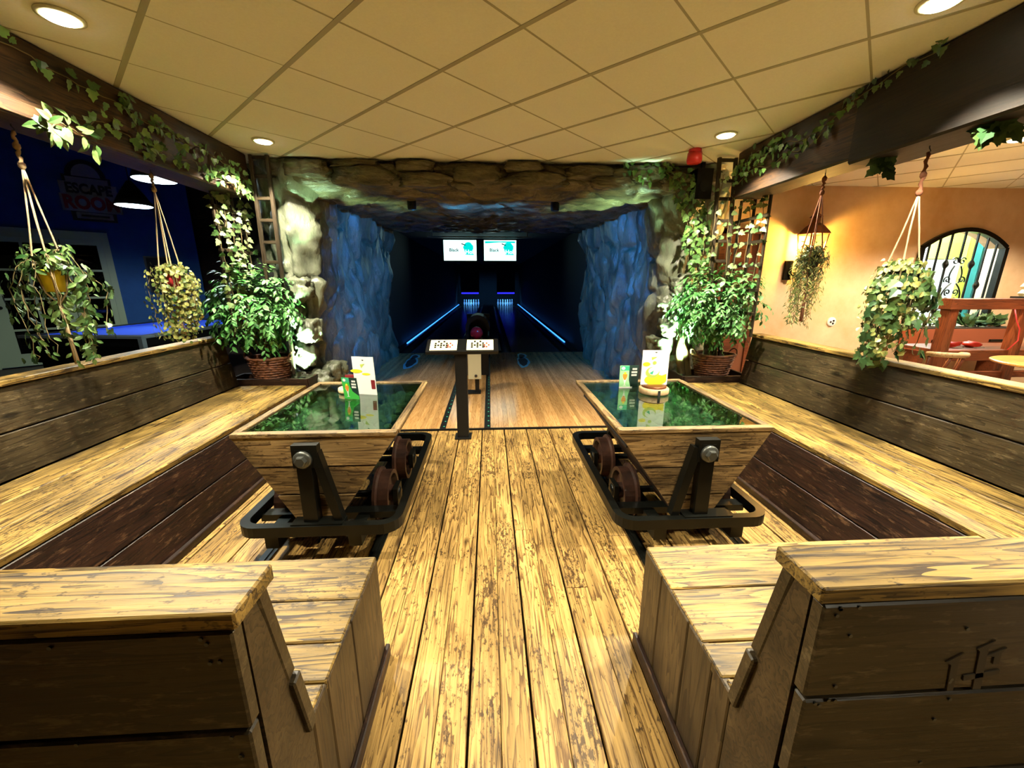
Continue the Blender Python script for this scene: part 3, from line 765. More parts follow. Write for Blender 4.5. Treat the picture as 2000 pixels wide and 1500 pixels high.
# faded stencil strokes on the outer boards
def stroke(poly):
    return poly
m = MB()
def strokes(m, polys):
    for p in polys:
        m.prism(p, lambda a, b: (a, 0.5805, b), lambda a, b: (a, 0.5785, b))
def px2(x, y):      # photograph strokes mapped onto the bench back plane (measured)
    return (0.867 + (x - 1800) * 0.000742 + (y - 1350) * 0.00018, 0.695 - (y - 1350) * 0.00129)
strokes(m, [[px2(1832, 1284), px2(1880, 1268), px2(1868, 1280), px2(1866, 1340), px2(1848, 1340), px2(1848, 1290)]])
m.build('stencil_stroke', 'stencil', nbr)
m = MB(); strokes(m, [[px2(1914, 1262), px2(1962, 1247), px2(1945, 1262), px2(1945, 1340), px2(1922, 1340), px2(1922, 1266)], [px2(1945, 1275), px2(1998, 1262), px2(1985, 1272), px2(1984, 1292), px2(1966, 1292), px2(1966, 1278)], [px2(1890, 1312), px2(1990, 1304), px2(1990, 1312), px2(1890, 1322)]])
m.build('stencil_stroke', 'stencil', nbr)

# ---- planters at the far ends of the side benches
def planter(sgn, x0, x1, y0, y1, label):
    t = thing('planter_box', ((x0 + x1) / 2, (y0 + y1) / 2, 0), label, 'planter')
    for (a, b, wd) in (((x0, y0), (x1, y0), 1), ((x0, y1), (x1, y1), 1), ((x0, y0), (x0, y1), 0), ((x1, y0), (x1, y1), 0)):
        for i in range(2):
            h = 0.265
            plank((a[0], a[1], 0.005 + h * (i + 0.5)), (b[0], b[1], 0.005 + h * (i + 0.5)), (0, 0, 1), h - 0.005, 0.03, 'wood_panel', t, 'side_board', 0.004)
    MB().box(min(x0, x1) + 0.02, max(x0, x1) - 0.02, y0 + 0.02, y1 - 0.02, 0.0, 0.465).build('gravel_bed', 'soil', t)
    return t
planter(-1, -2.68, -1.885, 4.14, 4.42, 'dark red brown planter box under the left wicker basket')
planter(1, 2.03, 2.74, 4.02, 4.38, 'dark red brown planter box under the right wicker basket')

# ================================================================= MINE CART TABLES
def rrect(x0, x1, y0, y1, r, n=6):
    out = []
    for (cx, cy, a0) in ((x1 - r, y1 - r, 0), (x0 + r, y1 - r, 90), (x0 + r, y0 + r, 180), (x1 - r, y0 + r, 270)):
        for k_ in range(n + 1):
            a = rad(a0 + 90 * k_ / n); out.append((cx + r * math.cos(a), cy + r * math.sin(a)))
    return out
def cart(x0, x1, y0, y1, mir, label, gl, side):
    cx = (x0 + x1) / 2 - 0.035 * mir; zt = 0.71; zb = 0.205; hb = 0.105
    t = thing('mine_cart_table', (cx, (y0 + y1) / 2, 0), label, 'table')
    def halfw(z, o=0.0): return hb + ((x1 - x0) / 2 - hb) * (z - zb) / (zt - zb)
    def cz(z): return cx + ((x0 + x1) / 2 - cx) * (z - zb) / (zt - zb)
    # end walls: three boards each cut to the trapezoid
    cuts = [zb, 0.37, 0.535, zt] if mir > 0 else [zb, 0.33, 0.50, zt]
    for (ya, yb) in ((y0, y0 + 0.035), (y1 - 0.035, y1)):
        for a, b in zip(cuts[:-1], cuts[1:]):
            a2, b2 = a + 0.0045, b - 0.0045; j = R.uniform(-0.004, 0.004)
            poly = [(cz(a2) - halfw(a2), a2), (cz(a2) + halfw(a2), a2), (cz(b2) + halfw(b2), b2), (cz(b2) - halfw(b2), b2)]
            c0 = Vector((cz((a + b) / 2), (ya + yb) / 2, (a + b) / 2))
            mm = MB().prism([(p[0] - c0.x, p[1] - c0.z) for p in poly], lambda p, q: (p, ya - c0.y + j, q), lambda p, q: (p, yb - c0.y + j, q))
            o = mm.build('end_board', 'wood_cart', None); COL.objects.unlink(o); o.location = c0; link(o, t)
    # sloping side boards
    for s_ in (-1, 1):
        pb = Vector((cz(zb) + s_ * hb, 0, zb)); pt = Vector((cz(zt) + s_ * halfw(zt), 0, zt)); d = pt - pb; dn = d.normalized()
        for i in range(3):
            c = pb + d * ((i + 0.5) / 3)
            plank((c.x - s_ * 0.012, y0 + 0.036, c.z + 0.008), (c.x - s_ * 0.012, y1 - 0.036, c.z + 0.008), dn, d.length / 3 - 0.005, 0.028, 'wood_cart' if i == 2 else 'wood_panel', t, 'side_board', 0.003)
    MB().box(cz(zb) - hb, cz(zb) + hb, y0 + 0.03, y1 - 0.03, zb - 0.02, zb).build('bottom_board', 'wood_panel', t)
    # wooden rim with rebate for the glass
    rw = 0.045
    plank((x0, y0 + rw / 2 - 0.006, zt + 0.006), (x1, y0 + rw / 2 - 0.006, zt + 0.006), (0, 1, 0), rw, 0.024, 'wood_cart', t, 'rim_board', 0.003)
    plank((x0, y1 - rw / 2 + 0.006, zt + 0.006), (x1, y1 - rw / 2 + 0.006, zt + 0.006), (0, 1, 0), rw, 0.024, 'wood_cart', t, 'rim_board', 0.003)
    plank((x0 + rw / 2 - 0.006, y0 + rw - 0.006, zt + 0.006), (x0 + rw / 2 - 0.006, y1 - rw + 0.006, zt + 0.006), (1, 0, 0), rw, 0.024, 'wood_cart', t, 'rim_board', 0.003)
    plank((x1 - rw / 2 + 0.006, y0 + rw - 0.006, zt + 0.006), (x1 - rw / 2 + 0.006, y1 - rw + 0.006, zt + 0.006), (1, 0, 0), rw, 0.024, 'wood_cart', t, 'rim_board', 0.003)
    MB().box(x0 + rw - 0.01, x1 - rw + 0.01, y0 + rw - 0.01, y1 - rw + 0.01, zt + 0.002, zt + 0.010).build('glass_top', 'table_glass', t, label='reflective green tinted glass top')
    MB().box(x0 + 0.06, x1 - 0.06, y0 + 0.04, y1 - 0.04, zt - 0.105, zt - 0.09).build('pebble_tray', 'black_matte', t)
    # chassis: closed flat steel hoop with rounded corners
    bx0, bx1, by0, by1 = x0 - 0.005, x1 + 0.005, y0 - 0.115, y1 + 0.12
    o_, i_ = rrect(bx0, bx1, by0, by1, 0.11), rrect(bx0 + 0.045, bx1 - 0.045, by0 + 0.045, by1 - 0.045, 0.07)
    n = len(o_); m = MB(); z0_, z1_ = 0.185, 0.245
    vs = [(p[0], p[1], z0_) for p in o_] + [(p[0], p[1], z1_) for p in o_] + [(p[0], p[1], z0_) for p in i_] + [(p[0], p[1], z1_) for p in i_]
    fs = []
    for k_ in range(n):
        q = (k_ + 1) % n
        fs += [(k_, q, n + q, n + k_), (2 * n + q, 2 * n + k_, 3 * n + k_, 3 * n + q), (n + k_, n + q, 3 * n + q, 3 * n + k_), (q, k_, 2 * n + k_, 2 * n + q)]
    m.add(vs, fs).build('bumper_frame', 'black_iron', t)
    for yy in (y0 + 0.12, y1 - 0.12):
        MB().box(bx0 + 0.04, bx1 - 0.04, yy - 0.035, yy + 0.035, 0.16, 0.20).build('cross_beam', 'black_iron', t)
    for xx in (cx - 0.22, cx + 0.22):
        MB().box(xx - 0.035, xx + 0.035, by0 + 0.03, by1 - 0.03, 0.10, 0.185).build('chassis_beam', 'black_iron', t)
    # pivot brackets front and back: upright, raking strut, head plate, bolt
    for (yy, d_) in ((y0 - 0.055, -1), (y1 + 0.055, 1)):
        bk = MB().bar((cx + 0.0, yy, 0.24), (cx, yy, 0.665), 0.075, 0.055, (0, 1, 0)).build('pivot_post', 'black_iron', t)
        MB().bar((cx + mir * 0.145, yy - d_ * 0.004, 0.24), (cx + mir * 0.055, yy - d_ * 0.004, 0.645), 0.045, 0.05, (0, 1, 0)).build('pivot_strut', 'black_iron', t)
        MB().box(cx - 0.055, cx + 0.06 + (0.015 if mir > 0 else 0), yy - 0.024, yy + 0.02, 0.565, 0.69).build('pivot_head', 'black_iron', t)
        b_ = MB().lathe([(0.047, 0), (0.047, d_ * 0.012), (0.040, d_ * 0.020)], (cx + 0.002, yy + d_ * 0.027, 0.615), 20, 'y').build('pivot_washer', 'steel_bolt', t, True)
        MB().lathe([(0.030, d_ * 0.02), (0.030, d_ * 0.038), (0.024, d_ * 0.042)], (cx + 0.002, yy + d_ * 0.027, 0.615), 6, 'y').build('bolt_head', 'steel_bolt', b_)
        MB().box(cx - 0.10, cx + 0.17 * 1, yy - 0.05, yy + 0.03, 0.236, 0.252).build('foot_plate', 'black_iron', t)
    # flanged wheels on axles
    for yy in (y0 + 0.33, y1 - 0.28):
        MB().lathe([(0.022, -0.36), (0.022, 0.36)], (cx, yy, 0.185), 10, 'x').build('axle', 'black_iron', t, True)
        for s_ in (-1, 1):
            wx = cx + s_ * 0.29
            pr = [(0.03, -0.05), (0.05, -0.05), (0.05, -0.02), (0.115, -0.012), (0.125, -0.045), (0.150, -0.045), (0.150, 0.02), (0.172, 0.028), (0.172, 0.045), (0.120, 0.045), (0.110, 0.012), (0.05, 0.02), (0.05, 0.05), (0.03, 0.05)]
            wh = MB().lathe([(r_, -h * s_) for r_, h in pr], (wx, yy, 0.185), 28, 'x').build('wheel', 'rust', t)
            MB().lathe([(0.045, s_ * 0.05), (0.045, s_ * 0.085), (0.03, s_ * 0.095)], (wx, yy, 0.185), 12, 'x').build('hub_cap', 'black_iron', wh, True)
            MB().box(wx + s_ * 0.055, wx + s_ * 0.085, yy - 0.06, yy + 0.06, 0.13, 0.24).build('axle_box', 'black_iron', t)
    # short rails on sleepers
    for s_ in (-1, 1):
        xx = cx + s_ * 0.30
        m = MB().box(xx - 0.03, xx + 0.03, y0 - 0.30, y1 + 0.15, 0.0, 0.006).box(xx - 0.008, xx + 0.008, y0 - 0.30, y1 + 0.15, 0.006, 0.012)
        m.build('rail', 'black_iron', t)
    # loose pebbles below the glass, one object each
    rr = random.Random(11 if mir > 0 else 23); cnt = 0
    gxs = 11; gys = 14
    for a in range(gxs):
        for b in range(gys):
            px = x0 + 0.10 + (x1 - x0 - 0.20) * (a + 0.5 * (b % 2) + rr.uniform(-0.2, 0.2)) / gxs
            py = y0 + 0.08 + (y1 - y0 - 0.16) * (b + rr.uniform(0.2, 0.8)) / gys
            o = bpy.data.objects.new('pebble', PEB[rr.randrange(len(PEB))]); s = rr.uniform(0.026, 0.04)
            o.location = (px, py, zt - 0.09 + s * 0.55); o.scale = (s * rr.uniform(0.9, 1.2), s * rr.uniform(0.9, 1.2), s * rr.uniform(0.6, 0.8)); o.rotation_euler = (0, 0, rr.uniform(0, 6))
            link(o); tag(o, 'small dark rounded pebble under the glass of the %s cart table' % side, 'pebble', 'pebbles in the %s cart table' % side)
    return t
PEB = []
for i in range(5):
    o = boulder('pebble', (0, 0, 0), (1, 1, 1), i + 3, 'pebble', None, 0, 2, 0.22); PEB.append(o.data); bpy.data.objects.remove(o)
cart(-1.365, -0.505, 2.04, 3.17, 1, 'mine cart table with glass top and black chassis beside the left bench', None, 'left')
cart(0.685, 1.545, 2.00, 3.12, -1, 'mine cart table with glass top and black chassis beside the right bench', None, 'right')

# ================================================================= THINGS ON THE TABLES
ZG = 0.7205
def card(name, label, corner, xdir, w_, h_, th, mat, cat='menu card', lean=0.0):
    """upright card: corner = lower left, xdir along its width"""
    t = thing(name, corner, label, cat)
    xd = Vector(xdir).normalized(); nd = Vector((xd.y, -xd.x, 0)); up = (Vector((0, 0, 1)) - nd * lean).normalized()
    c = Vector(corner)
    def P(u, v, o=0.0): return c + xd * (u * w_) + up * (v * h_) + nd * o
    m = MB(); m.add([P(u, v, o) for o in (0, -th) for (u, v) in ((0, 0), (1, 0), (1, 1), (0, 1))], [(0, 1, 2, 3), (7, 6, 5, 4), (0, 4, 5, 1), (1, 5, 6, 2), (2, 6, 7, 3), (3, 7, 4, 0)])
    m.build('board', mat, t)
    def pr(nm, poly, mt, o=0.0012):
        n = len(poly); m = MB()
        m.add([P(u, v, o) for u, v in poly] + [P(u, v, 0.0002) for u, v in poly], [tuple(range(n)), tuple(range(2 * n - 1, n - 1, -1))] + [(i, (i + 1) % n, n + (i + 1) % n, n + i) for i in range(n)])
        return m.build(nm, mt, t)
    return t, pr
def disc(cx, cy, rx, ry, n=14, a0=0, a1=360):
    return [(cx + rx * math.cos(rad(a0 + (a1 - a0) * k_ / n)), cy + ry * math.sin(rad(a0 + (a1 - a0) * k_ / n))) for k_ in range(n)]
def drink_print(pr, two=True):
    pr('print_panel', [(0.0, 0.0), (0.62, 0.0), (0.5, 0.35), (0.5, 1.0), (0.0, 1.0)], 'mint_card', 0.0006)
    pr('print_corner', [(0.05, 0.78), (0.5, 0.78), (0.5, 0.98), (0.05, 0.98)], 'teal_print')
    pr('print_disc', disc(0.18, 0.88, 0.10, 0.07), 'white_card', 0.0018)
    pr('print_glass', [(0.16, 0.5), (0.42, 0.5), (0.33, 0.28), (0.31, 0.14), (0.40, 0.10), (0.18, 0.10), (0.27, 0.14), (0.25, 0.28)], 'white_card')
    pr('print_drink', [(0.17, 0.62), (0.41, 0.62), (0.40, 0.48), (0.33, 0.36), (0.25, 0.36), (0.18, 0.48)], 'orange_print', 0.0018)
    pr('print_drink', disc(0.29, 0.66, 0.07, 0.05), 'yellow_print', 0.0024)
    for i, (u0, u1, v) in enumerate(((0.66, 0.9, 0.84), (0.62, 0.92, 0.70), (0.62, 0.9, 0.57))):
        pr('print_lettering', [(u0, v - 0.04), (u1, v - 0.04), (u1, v + 0.04), (u0, v + 0.04)], 'white_card', 0.002)
# left table
t, pr = card('menu_card', 'green drinks card leaning on the white card, left cart table', (-1.005, 2.715, ZG), (0.96, -0.28, 0), 0.115, 0.155, 0.004, 'dark_card', lean=-0.12)
pr('print_field', [(0, 0), (1, 0), (1, 0.16), (0.62, 0.36), (0.5, 0.6), (0.5, 1), (0, 1)], 'green_card', 0.0008); drink_print(pr)
t, pr = card('menu_card', 'tall white drinks card standing on the left cart table', (-0.965, 2.83, ZG), (0.97, -0.25, 0), 0.165, 0.275, 0.004, 'white_card', lean=-0.06)
pr('print_slot', [(0.44, 0.925), (0.56, 0.925), (0.5, 0.895)], 'key_black'); pr('print_leaf', [(0.36, 0.80), (0.58, 0.82), (0.5, 0.77), (0.4, 0.70)], 'lime_print')
pr('print_lemon', disc(0.15, 0.62, 0.28, 0.05), 'yellow_print'); pr('print_lemon', disc(0.6, 0.55, 0.2, 0.03), 'yellow_print'); pr('print_badge', [(0.78, 0.16), (0.96, 0.16), (0.96, 0.40), (0.78, 0.40)], 'maroon_print')
t = thing('card_stand', (-1.03, 2.86, ZG), 'round wooden card holder behind the cards on the left cart table', 'card holder')
MB().lathe([(0.075, ZG), (0.078, ZG + 0.012), (0.075, ZG + 0.034), (0.066, ZG + 0.036)], (-1.03, 2.89, 0), 24).build('disc', 'barrel_wood', t, True)
MB().box(-1.06, -1.0, 2.91, 2.925, ZG + 0.034, ZG + 0.12).build('clip_block', 'maroon_print', t)
# right table
t, pr = card('menu_card', 'small green drinks card on the right cart table', (0.965, 2.89, ZG), (1, 0.02, 0), 0.145, 0.172, 0.004, 'dark_card')
drink_print(pr)
pr('print_frame', [(0, 0), (0.7, 0), (0.7, 0.05), (0, 0.05)], 'white_card', 0.0026)
t = thing('card_stand', (1.17, 2.74, ZG), 'round wooden slice card holder on the right cart table', 'card holder')
MB().lathe([(0.098, ZG), (0.104, ZG + 0.010), (0.104, ZG + 0.040), (0.096, ZG + 0.046)], (1.172, 2.74, 0), 28).build('wood_slice', 'barrel_wood', t, True)
MB().lathe([(0.085, ZG + 0.046), (0.085, ZG + 0.058), (0.07, ZG + 0.062)], (1.172, 2.74, 0), 24).build('red_ring', 'copper', t, True)
MB().box(1.160, 1.178, 2.634, 2.642, ZG, ZG + 0.042).build('slot_mark', 'black_matte', t)
t, pr = card('menu_card', 'tall white card with lemon drink print in the wooden slice holder, right table', (1.075, 2.75, ZG + 0.06), (0.99, -0.05, 0), 0.19, 0.25, 0.005, 'white_card')
pr('print_slot', [(0.44, 0.95), (0.56, 0.95), (0.5, 0.92)], 'key_black'); pr('print_straw', [(0.34, 0.80), (0.55, 0.81), (0.5, 0.78), (0.36, 0.72)], 'lime_print')
pr('print_lemon', disc(0.17, 0.60, 0.14, 0.06), 'yellow_print'); pr('print_lemon', disc(0.55, 0.14, 0.42, 0.16), 'yellow_print'); pr('print_lemon', [(0.55, 0.2), (0.95, 0.32), (0.95, 0.12), (0.6, 0.02)], 'yellow_print', 0.0016)
pr('print_glass', disc(0.42, 0.36, 0.26, 0.16), 'lime_print', 0.0014); pr('print_ice', disc(0.46, 0.40, 0.2, 0.12), 'white_card', 0.002); pr('print_mint', [(0.3, 0.34), (0.46, 0.42), (0.42, 0.3)], 'teal_print', 0.0026); pr('print_mint', disc(0.47, 0.64, 0.07, 0.05), 'lime_print', 0.002)

# ================================================================= CONSOLE, BALL RETURN, PINS, MONITORS
t = thing('scoring_console', (-0.28, 3.78, 0), 'black T shaped scoring console with two lit keypads before the lanes', 'console')
MB().box(-0.335, -0.225, 3.73, 3.83, 0.0, 0.90).build('post', 'black_paint', t)
MB().box(-0.36, -0.20, 3.70, 3.86, 0.0, 0.012).build('base_plate', 'black_paint', t)
# tilted head
def tilt(x, y, z):        # local -> world, head leans towards the players
    a = rad(24); yy, zz = y * math.cos(a) - z * math.sin(a), y * math.sin(a) + z * math.cos(a)
    return (-0.262 + x, 3.77 + yy, 0.915 + zz)
def tbox(m, x0, x1, y0, y1, z0, z1):
    vs = [tilt(x, y, z) for x in (x0, x1) for y in (y0, y1) for z in (z0, z1)]
    return m.add(vs, [(0, 1, 3, 2), (4, 6, 7, 5), (0, 4, 5, 1), (2, 3, 7, 6), (0, 2, 6, 4), (1, 5, 7, 3)])
tbox(MB(), -0.335, 0.335, -0.10, 0.12, -0.03, 0.0).build('head', 'black_paint', t)
for c in (-0.175, 0.165):
    kp = tbox(MB(), c - 0.125, c + 0.125, -0.075, 0.095, 0.0, 0.006).build('keypad', 'keypad_glow', t)
    m = MB()
    for i in range(5):
        for j in range(4):
            if (i + j) % 2 == 0 or j == 1: tbox(m, c - 0.085 + i * 0.026, c - 0.067 + i * 0.026, -0.045 + j * 0.032, -0.023 + j * 0.032, 0.006, 0.010)
    m.build('keys', 'key_black', kp, kind='stuff')
    m = MB()
    for i, j in ((0, 0), (1, 0), (0, 1), (1, 2), (2, 1)): tbox(m, c + 0.035 + i * 0.02, c + 0.048 + i * 0.02, -0.04 + j * 0.03, -0.02 + j * 0.03, 0.006, 0.010)
    m.build('keys', 'key_red', kp, kind='stuff')

t = thing('ball_cleaner_box', (-0.215, 5.36, 0), 'cream metal box on a black foot behind the console', 'machine')
MB().box(-0.305, -0.13, 5.31, 5.45, 0.22, 0.60).build('case', 'grey_box', t)
MB().box(-0.30, -0.135, 5.315, 5.445, 0.60, 0.625).build('lid', 'yellow_pot', t)
MB().lathe([(0.02, 0), (0.02, -0.012), (0.012, -0.016)], (-0.20, 5.31, 0.265), 12, 'y').build('button', 'key_black', t)
MB().box(-0.215, -0.16, 5.36, 5.41, 0.02, 0.22).build('foot_post', 'black_paint', t)
MB().box(-0.33, -0.14, 5.30, 5.46, 0.011, 0.03).build('foot_plate', 'black_paint', t)

t = thing('ball_return', (-0.24, 7.2, 0), 'black ball return machine with arched hood between the lanes', 'ball return')
MB().box(-0.44, -0.03, 6.45, 7.75, 0.012, 0.40).build('base', 'black_paint', t)
for s_ in (-1, 1): MB().tube([(-0.235 + s_ * 0.085, 6.40, 0.545), (-0.235 + s_ * 0.085, 7.5, 0.525)], 0.02, 8).build('ball_rail', 'black_iron', t, True)
for yy in (6.5, 7.1): MB().box(-0.36, -0.11, yy, yy + 0.05, 0.40, 0.535).build('rail_support', 'black_paint', t)
for s_ in (-1, 1): MB().tube([(-0.235 + s_ * 0.2, 6.42, 0.60), (-0.235 + s_ * 0.2, 7.6, 0.60)], 0.014, 8).build('guard_rail', 'black_iron', t, True)
o_ = [(-0.46, 0.40)] + [(-0.235 + 0.225 * math.cos(rad(a)), 0.66 + 0.24 * math.sin(rad(a))) for a in range(180, -1, -15)] + [(-0.01, 0.40)]
i_ = [(-0.40, 0.40)] + [(-0.235 + 0.165 * math.cos(rad(a)), 0.62 + 0.20 * math.sin(rad(a))) for a in range(180, -1, -15)] + [(-0.07, 0.40)]
m = MB(); n = len(o_)
vs = [(p[0], 7.55, p[1]) for p in o_] + [(p[0], 7.55, p[1]) for p in i_] + [(p[0], 8.1, p[1]) for p in o_] + [(p[0], 8.1, p[1]) for p in i_]
fs = []
for k_ in range(n - 1):
    fs += [(k_, k_ + 1, n + k_ + 1, n + k_), (2 * n + k_ + 1, 2 * n + k_, 3 * n + k_, 3 * n + k_ + 1), (k_, 2 * n + k_, 2 * n + k_ + 1, k_ + 1), (n + k_, n + k_ + 1, 3 * n + k_ + 1, 3 * n + k_)]
m.add(vs, fs).build('hood', 'black_paint', t)
MB().box(-0.46, -0.01, 8.08, 8.12, 0.012, 0.88).build('hood_back', 'black_paint', t)
t = thing('bowling_ball', (-0.235, 6.95, 0.54), 'dark red bowling ball resting on the ball return', 'bowling ball')
bm = bmesh.new(); bmesh.ops.create_uvsphere(bm, u_segments=28, v_segments=16, radius=0.108); me = bpy.data.meshes.new('ball'); bm.to_mesh(me); bm.free(); me.materials.append(M['red_ball']); me.polygons.foreach_set('use_smooth', [True] * len(me.polygons))
o = bpy.data.objects.new('ball_shell', me); o.location = (-0.235, 6.95, 0.642); link(o, t)
m = MB()
for (a, b) in ((0.02, -0.03), (-0.02, -0.03), (0.0, 0.03)): m.lathe([(0.011, 0.0), (0.011, 0.004)], (-0.235 + a, 6.95 + b, 0.642 + 0.1025), 10)
m.build('finger_holes', 'black_matte', t, kind='stuff')

pin_prof = [(0.026, 0), (0.029, 0.01), (0.043, 0.07), (0.0605, 0.115), (0.056, 0.16), (0.038, 0.215), (0.0235, 0.255), (0.026, 0.29), (0.0325, 0.335), (0.030, 0.36), (0.018, 0.378), (0.004, 0.381)]
pin_me = MB().lathe(pin_prof, (0, 0, 0), 12).mesh('pin', True); pin_me.materials.append(M['pin_white'])
ring_me = MB().lathe([(0.0247, 0.250), (0.0247, 0.262)], (0, 0, 0), 12).mesh('ring', True); ring_me.materials.append(M['pin_red'])
for xc, sd in ((-1.19, 'left'), (0.99, 'right')):
    for r_ in range(4):
        for c in range(r_ + 1):
            o = bpy.data.objects.new('bowling_pin', pin_me); o.location = (xc + (c - r_ / 2) * 0.305, 25.9 + r_ * 0.264, 0.008); link(o)
            tag(o, 'white bowling pin in the rack at the end of the %s lane' % sd, 'bowling pin', 'pins of the %s lane' % sd)
            q = bpy.data.objects.new('neck_ring', ring_me); q.location = o.location; link(q, o)
    spot('pin_deck_lamp', (xc, 25.34, 0.82), (xc, 26.4, 0.1), 90, (0.10, 0.42, 1.0), 120, 0.5, 0.05)
    t = thing('pin_deck_light', (xc, 25.2, 0.95), 'blue strip light above the %s pin deck' % sd, 'light')
    MB().box(xc - 0.52, xc + 0.52, 25.15, 25.2, 0.77, 0.86).build('tube', 'deck_blue', t)
    MB().box(xc - 0.56, xc + 0.56, 25.16, 25.28, 0.86, 0.92).build('housing', 'black_matte', t)
    MB().box(xc - 0.56, xc + 0.56, 25.2, 25.26, 0.92, 2.65).build('mask_board', 'black_matte', t)

MY = 11.5
for (a, b, sd, ban) in ((-1.227, -0.344, 'left', False), (-0.139, 0.737, 'right', True)):
    t = thing('score_monitor', ((a + b) / 2, MY, 2.05), '%s of the two lit score monitors hanging in the tunnel' % sd, 'monitor')
    MB().box(a - 0.03, b + 0.03, MY + 0.01, MY + 0.08, 2.01, 2.61).build('bezel', 'black_paint', t)
    s0 = MB().box(a, b, MY + 0.002, MY + 0.012, 2.054, 2.584).build('screen', 'screen_white', t)
    MB().box((a + b) / 2 - 0.02, (a + b) / 2 + 0.02, MY + 0.04, MY + 0.08, 2.6, 2.63).build('hanger', 'black_paint', t)
    k = 1.386; cxm = a + 0.48 * k; wz = 2.345
    def flat(nm, poly, mt, o=0.0):
        m = MB().prism(poly, lambda p, q: (p, MY + o, q), lambda p, q: (p, MY + o + 0.002, q)); return m.build(nm, mt, s0)
    flat('logo_shape', [(cxm + k * 0.095 * math.cos(rad(k_ * 18)) * (1.0 + 0.1 * math.sin(k_ * 2.1)), wz + k * (0.03 + 0.105 * math.sin(rad(k_ * 18)))) for k_ in range(20)], 'screen_cyan')
    flat('logo_base', [(cxm - 0.06 * k, wz - 0.10 * k), (cxm + 0.105 * k, wz - 0.105 * k), (cxm + 0.105 * k, wz - 0.04 * k), (cxm - 0.07 * k, wz - 0.02 * k)], 'screen_cyan', -0.001)
    flat('logo_stick', [(cxm - 0.13 * k, wz + 0.115 * k), (cxm - 0.05 * k, wz + 0.085 * k), (cxm - 0.055 * k, wz + 0.07 * k), (cxm - 0.135 * k, wz + 0.095 * k)], 'screen_ink', -0.002)
    if ban: flat('banner', [(a + 0.03, 2.555), (b - 0.03, 2.555), (b - 0.03, 2.51), (a + 0.42, 2.53), (a + 0.03, 2.50)], 'screen_cyan')
    text('lettering', 'Hole', 0.15, 'screen_white', (cxm + 0.045 * k, MY - 0.004, wz - 0.05 * k), (1, 0, 0), (0, 0, 1), s0, bold=0.004, extrude=0.0006)
    text('lettering', 'Black', 0.12, 'screen_ink', (a + 0.20 * k, MY - 0.002, wz - 0.02), (1, 0, 0), (0, 0, 1), s0, bold=0.003, extrude=0.0006)
t = thing('monitor_rail', (-0.17, 8.34, 2.36), 'thin metal rail across the tunnel end above the score monitors', 'rail')
MB().box(-1.2, 0.85, 8.335, 8.36, 2.335, 2.355).build('bar', 'steel_bolt', t)
for xx in (-1.1, 0.75): MB().box(xx - 0.012, xx + 0.012, 8.335, 8.36, 2.355, 2.52).build('drop_rod', 'steel_bolt', t)
# blue ultraviolet floods tucked behind the lintel
for xx, tx, lb in ((0.75, -1.9, 'small blue flood lamp behind the lintel, right of centre'), (-0.85, 1.9, 'small blue flood lamp behind the lintel, left of centre')):
    t = thing('flood_lamp', (xx, 4.86, 2.40), lb, 'lamp')
    MB().lathe([(0.045, 2.275), (0.05, 2.30), (0.05, 2.47)], (xx, 4.86, 0), 14).build('housing', 'black_paint', t)
    spot('blue_flood_lamp', (xx, 4.86, 2.255), (tx, 6.6, 1.3), 480, (0.02, 0.27, 0.95), 78, 0.9, 0.04)

# red alarm on the ceiling
t = thing('alarm_beacon', (1.86, 3.94, 2.65), 'red cylindrical alarm beacon on the ceiling by the right ladder', 'alarm')
MB().lathe([(0.055, 2.65), (0.055, 2.62)], (1.86, 3.92, 0), 20).build('mount', 'red_plastic', t, True)
MB().lathe([(0.062, 2.62), (0.066, 2.56), (0.060, 2.535), (0.03, 2.53)], (1.86, 3.92, 0), 20).build('dome', 'red_plastic', t, True)
# small black speaker between the right pillar and ladder
t = thing('speaker', (2.1, 4.3, 2.35), 'small black speaker box mounted by the right pillar top', 'speaker')
MB().box(2.06, 2.22, 4.24, 4.4, 2.30, 2.58).build('cabinet', 'black_paint', t)
MB().lathe([(0.05, 0), (0.05, -0.008)], (2.14, 4.24, 2.42), 16, 'y').build('cone', 'black_matte', t)
MB().box(2.13, 2.16, 4.3, 4.34, 2.58, 2.65).build('bracket', 'black_paint', t)
# ================================================================= LEAVES
def leafmesh(name, outline, fold, mat, curl=0.0):
    """outline: half outline (x, y>=0) from base to tip; folded along the midrib"""
    vs = []; n = len(outline)
    for (x, y) in outline: vs.append((x, 0, -curl * x * x))
    for (x, y) in outline: vs.append((x, y, fold * y - curl * x * x))
    for (x, y) in outline: vs.append((x, -y, fold * y - curl * x * x))
    fs = []
    for i in range(n - 1):
        fs.append((i, i + 1, n + i + 1, n + i)); fs.append((i, 2 * n + i, 2 * n + i + 1, i + 1))
    me = MB().add(vs, fs).mesh(name, False, False); me.materials.append(M[mat])
    return me, vs, fs
OVAL = [(0, 0.02), (0.25, 0.2), (0.55, 0.24), (0.8, 0.14), (1, 0.0)]
ROUND = [(0, 0.02), (0.2, 0.3), (0.5, 0.40), (0.8, 0.26), (1, 0.0)]
IVY = [(0.0, 0.05), (-0.12, 0.34), (0.18, 0.52), (0.33, 0.30), (0.55, 0.36), (0.70, 0.16), (1.0, 0.0)]
NEEDLE = [(0, 0.02), (0.4, 0.11), (1, 0.0)]
def orient(d, n):
    x = Vector(d).normalized(); z = Vector(n); z = z - x * z.dot(x)
    if z.length < 1e-4: z = Vector((0, 0, 1)) if abs(x.z) < 0.9 else Vector((1, 0, 0)); z = z - x * z.dot(x)
    z.normalize(); y = z.cross(x); return Matrix((x, y, z)).transposed()
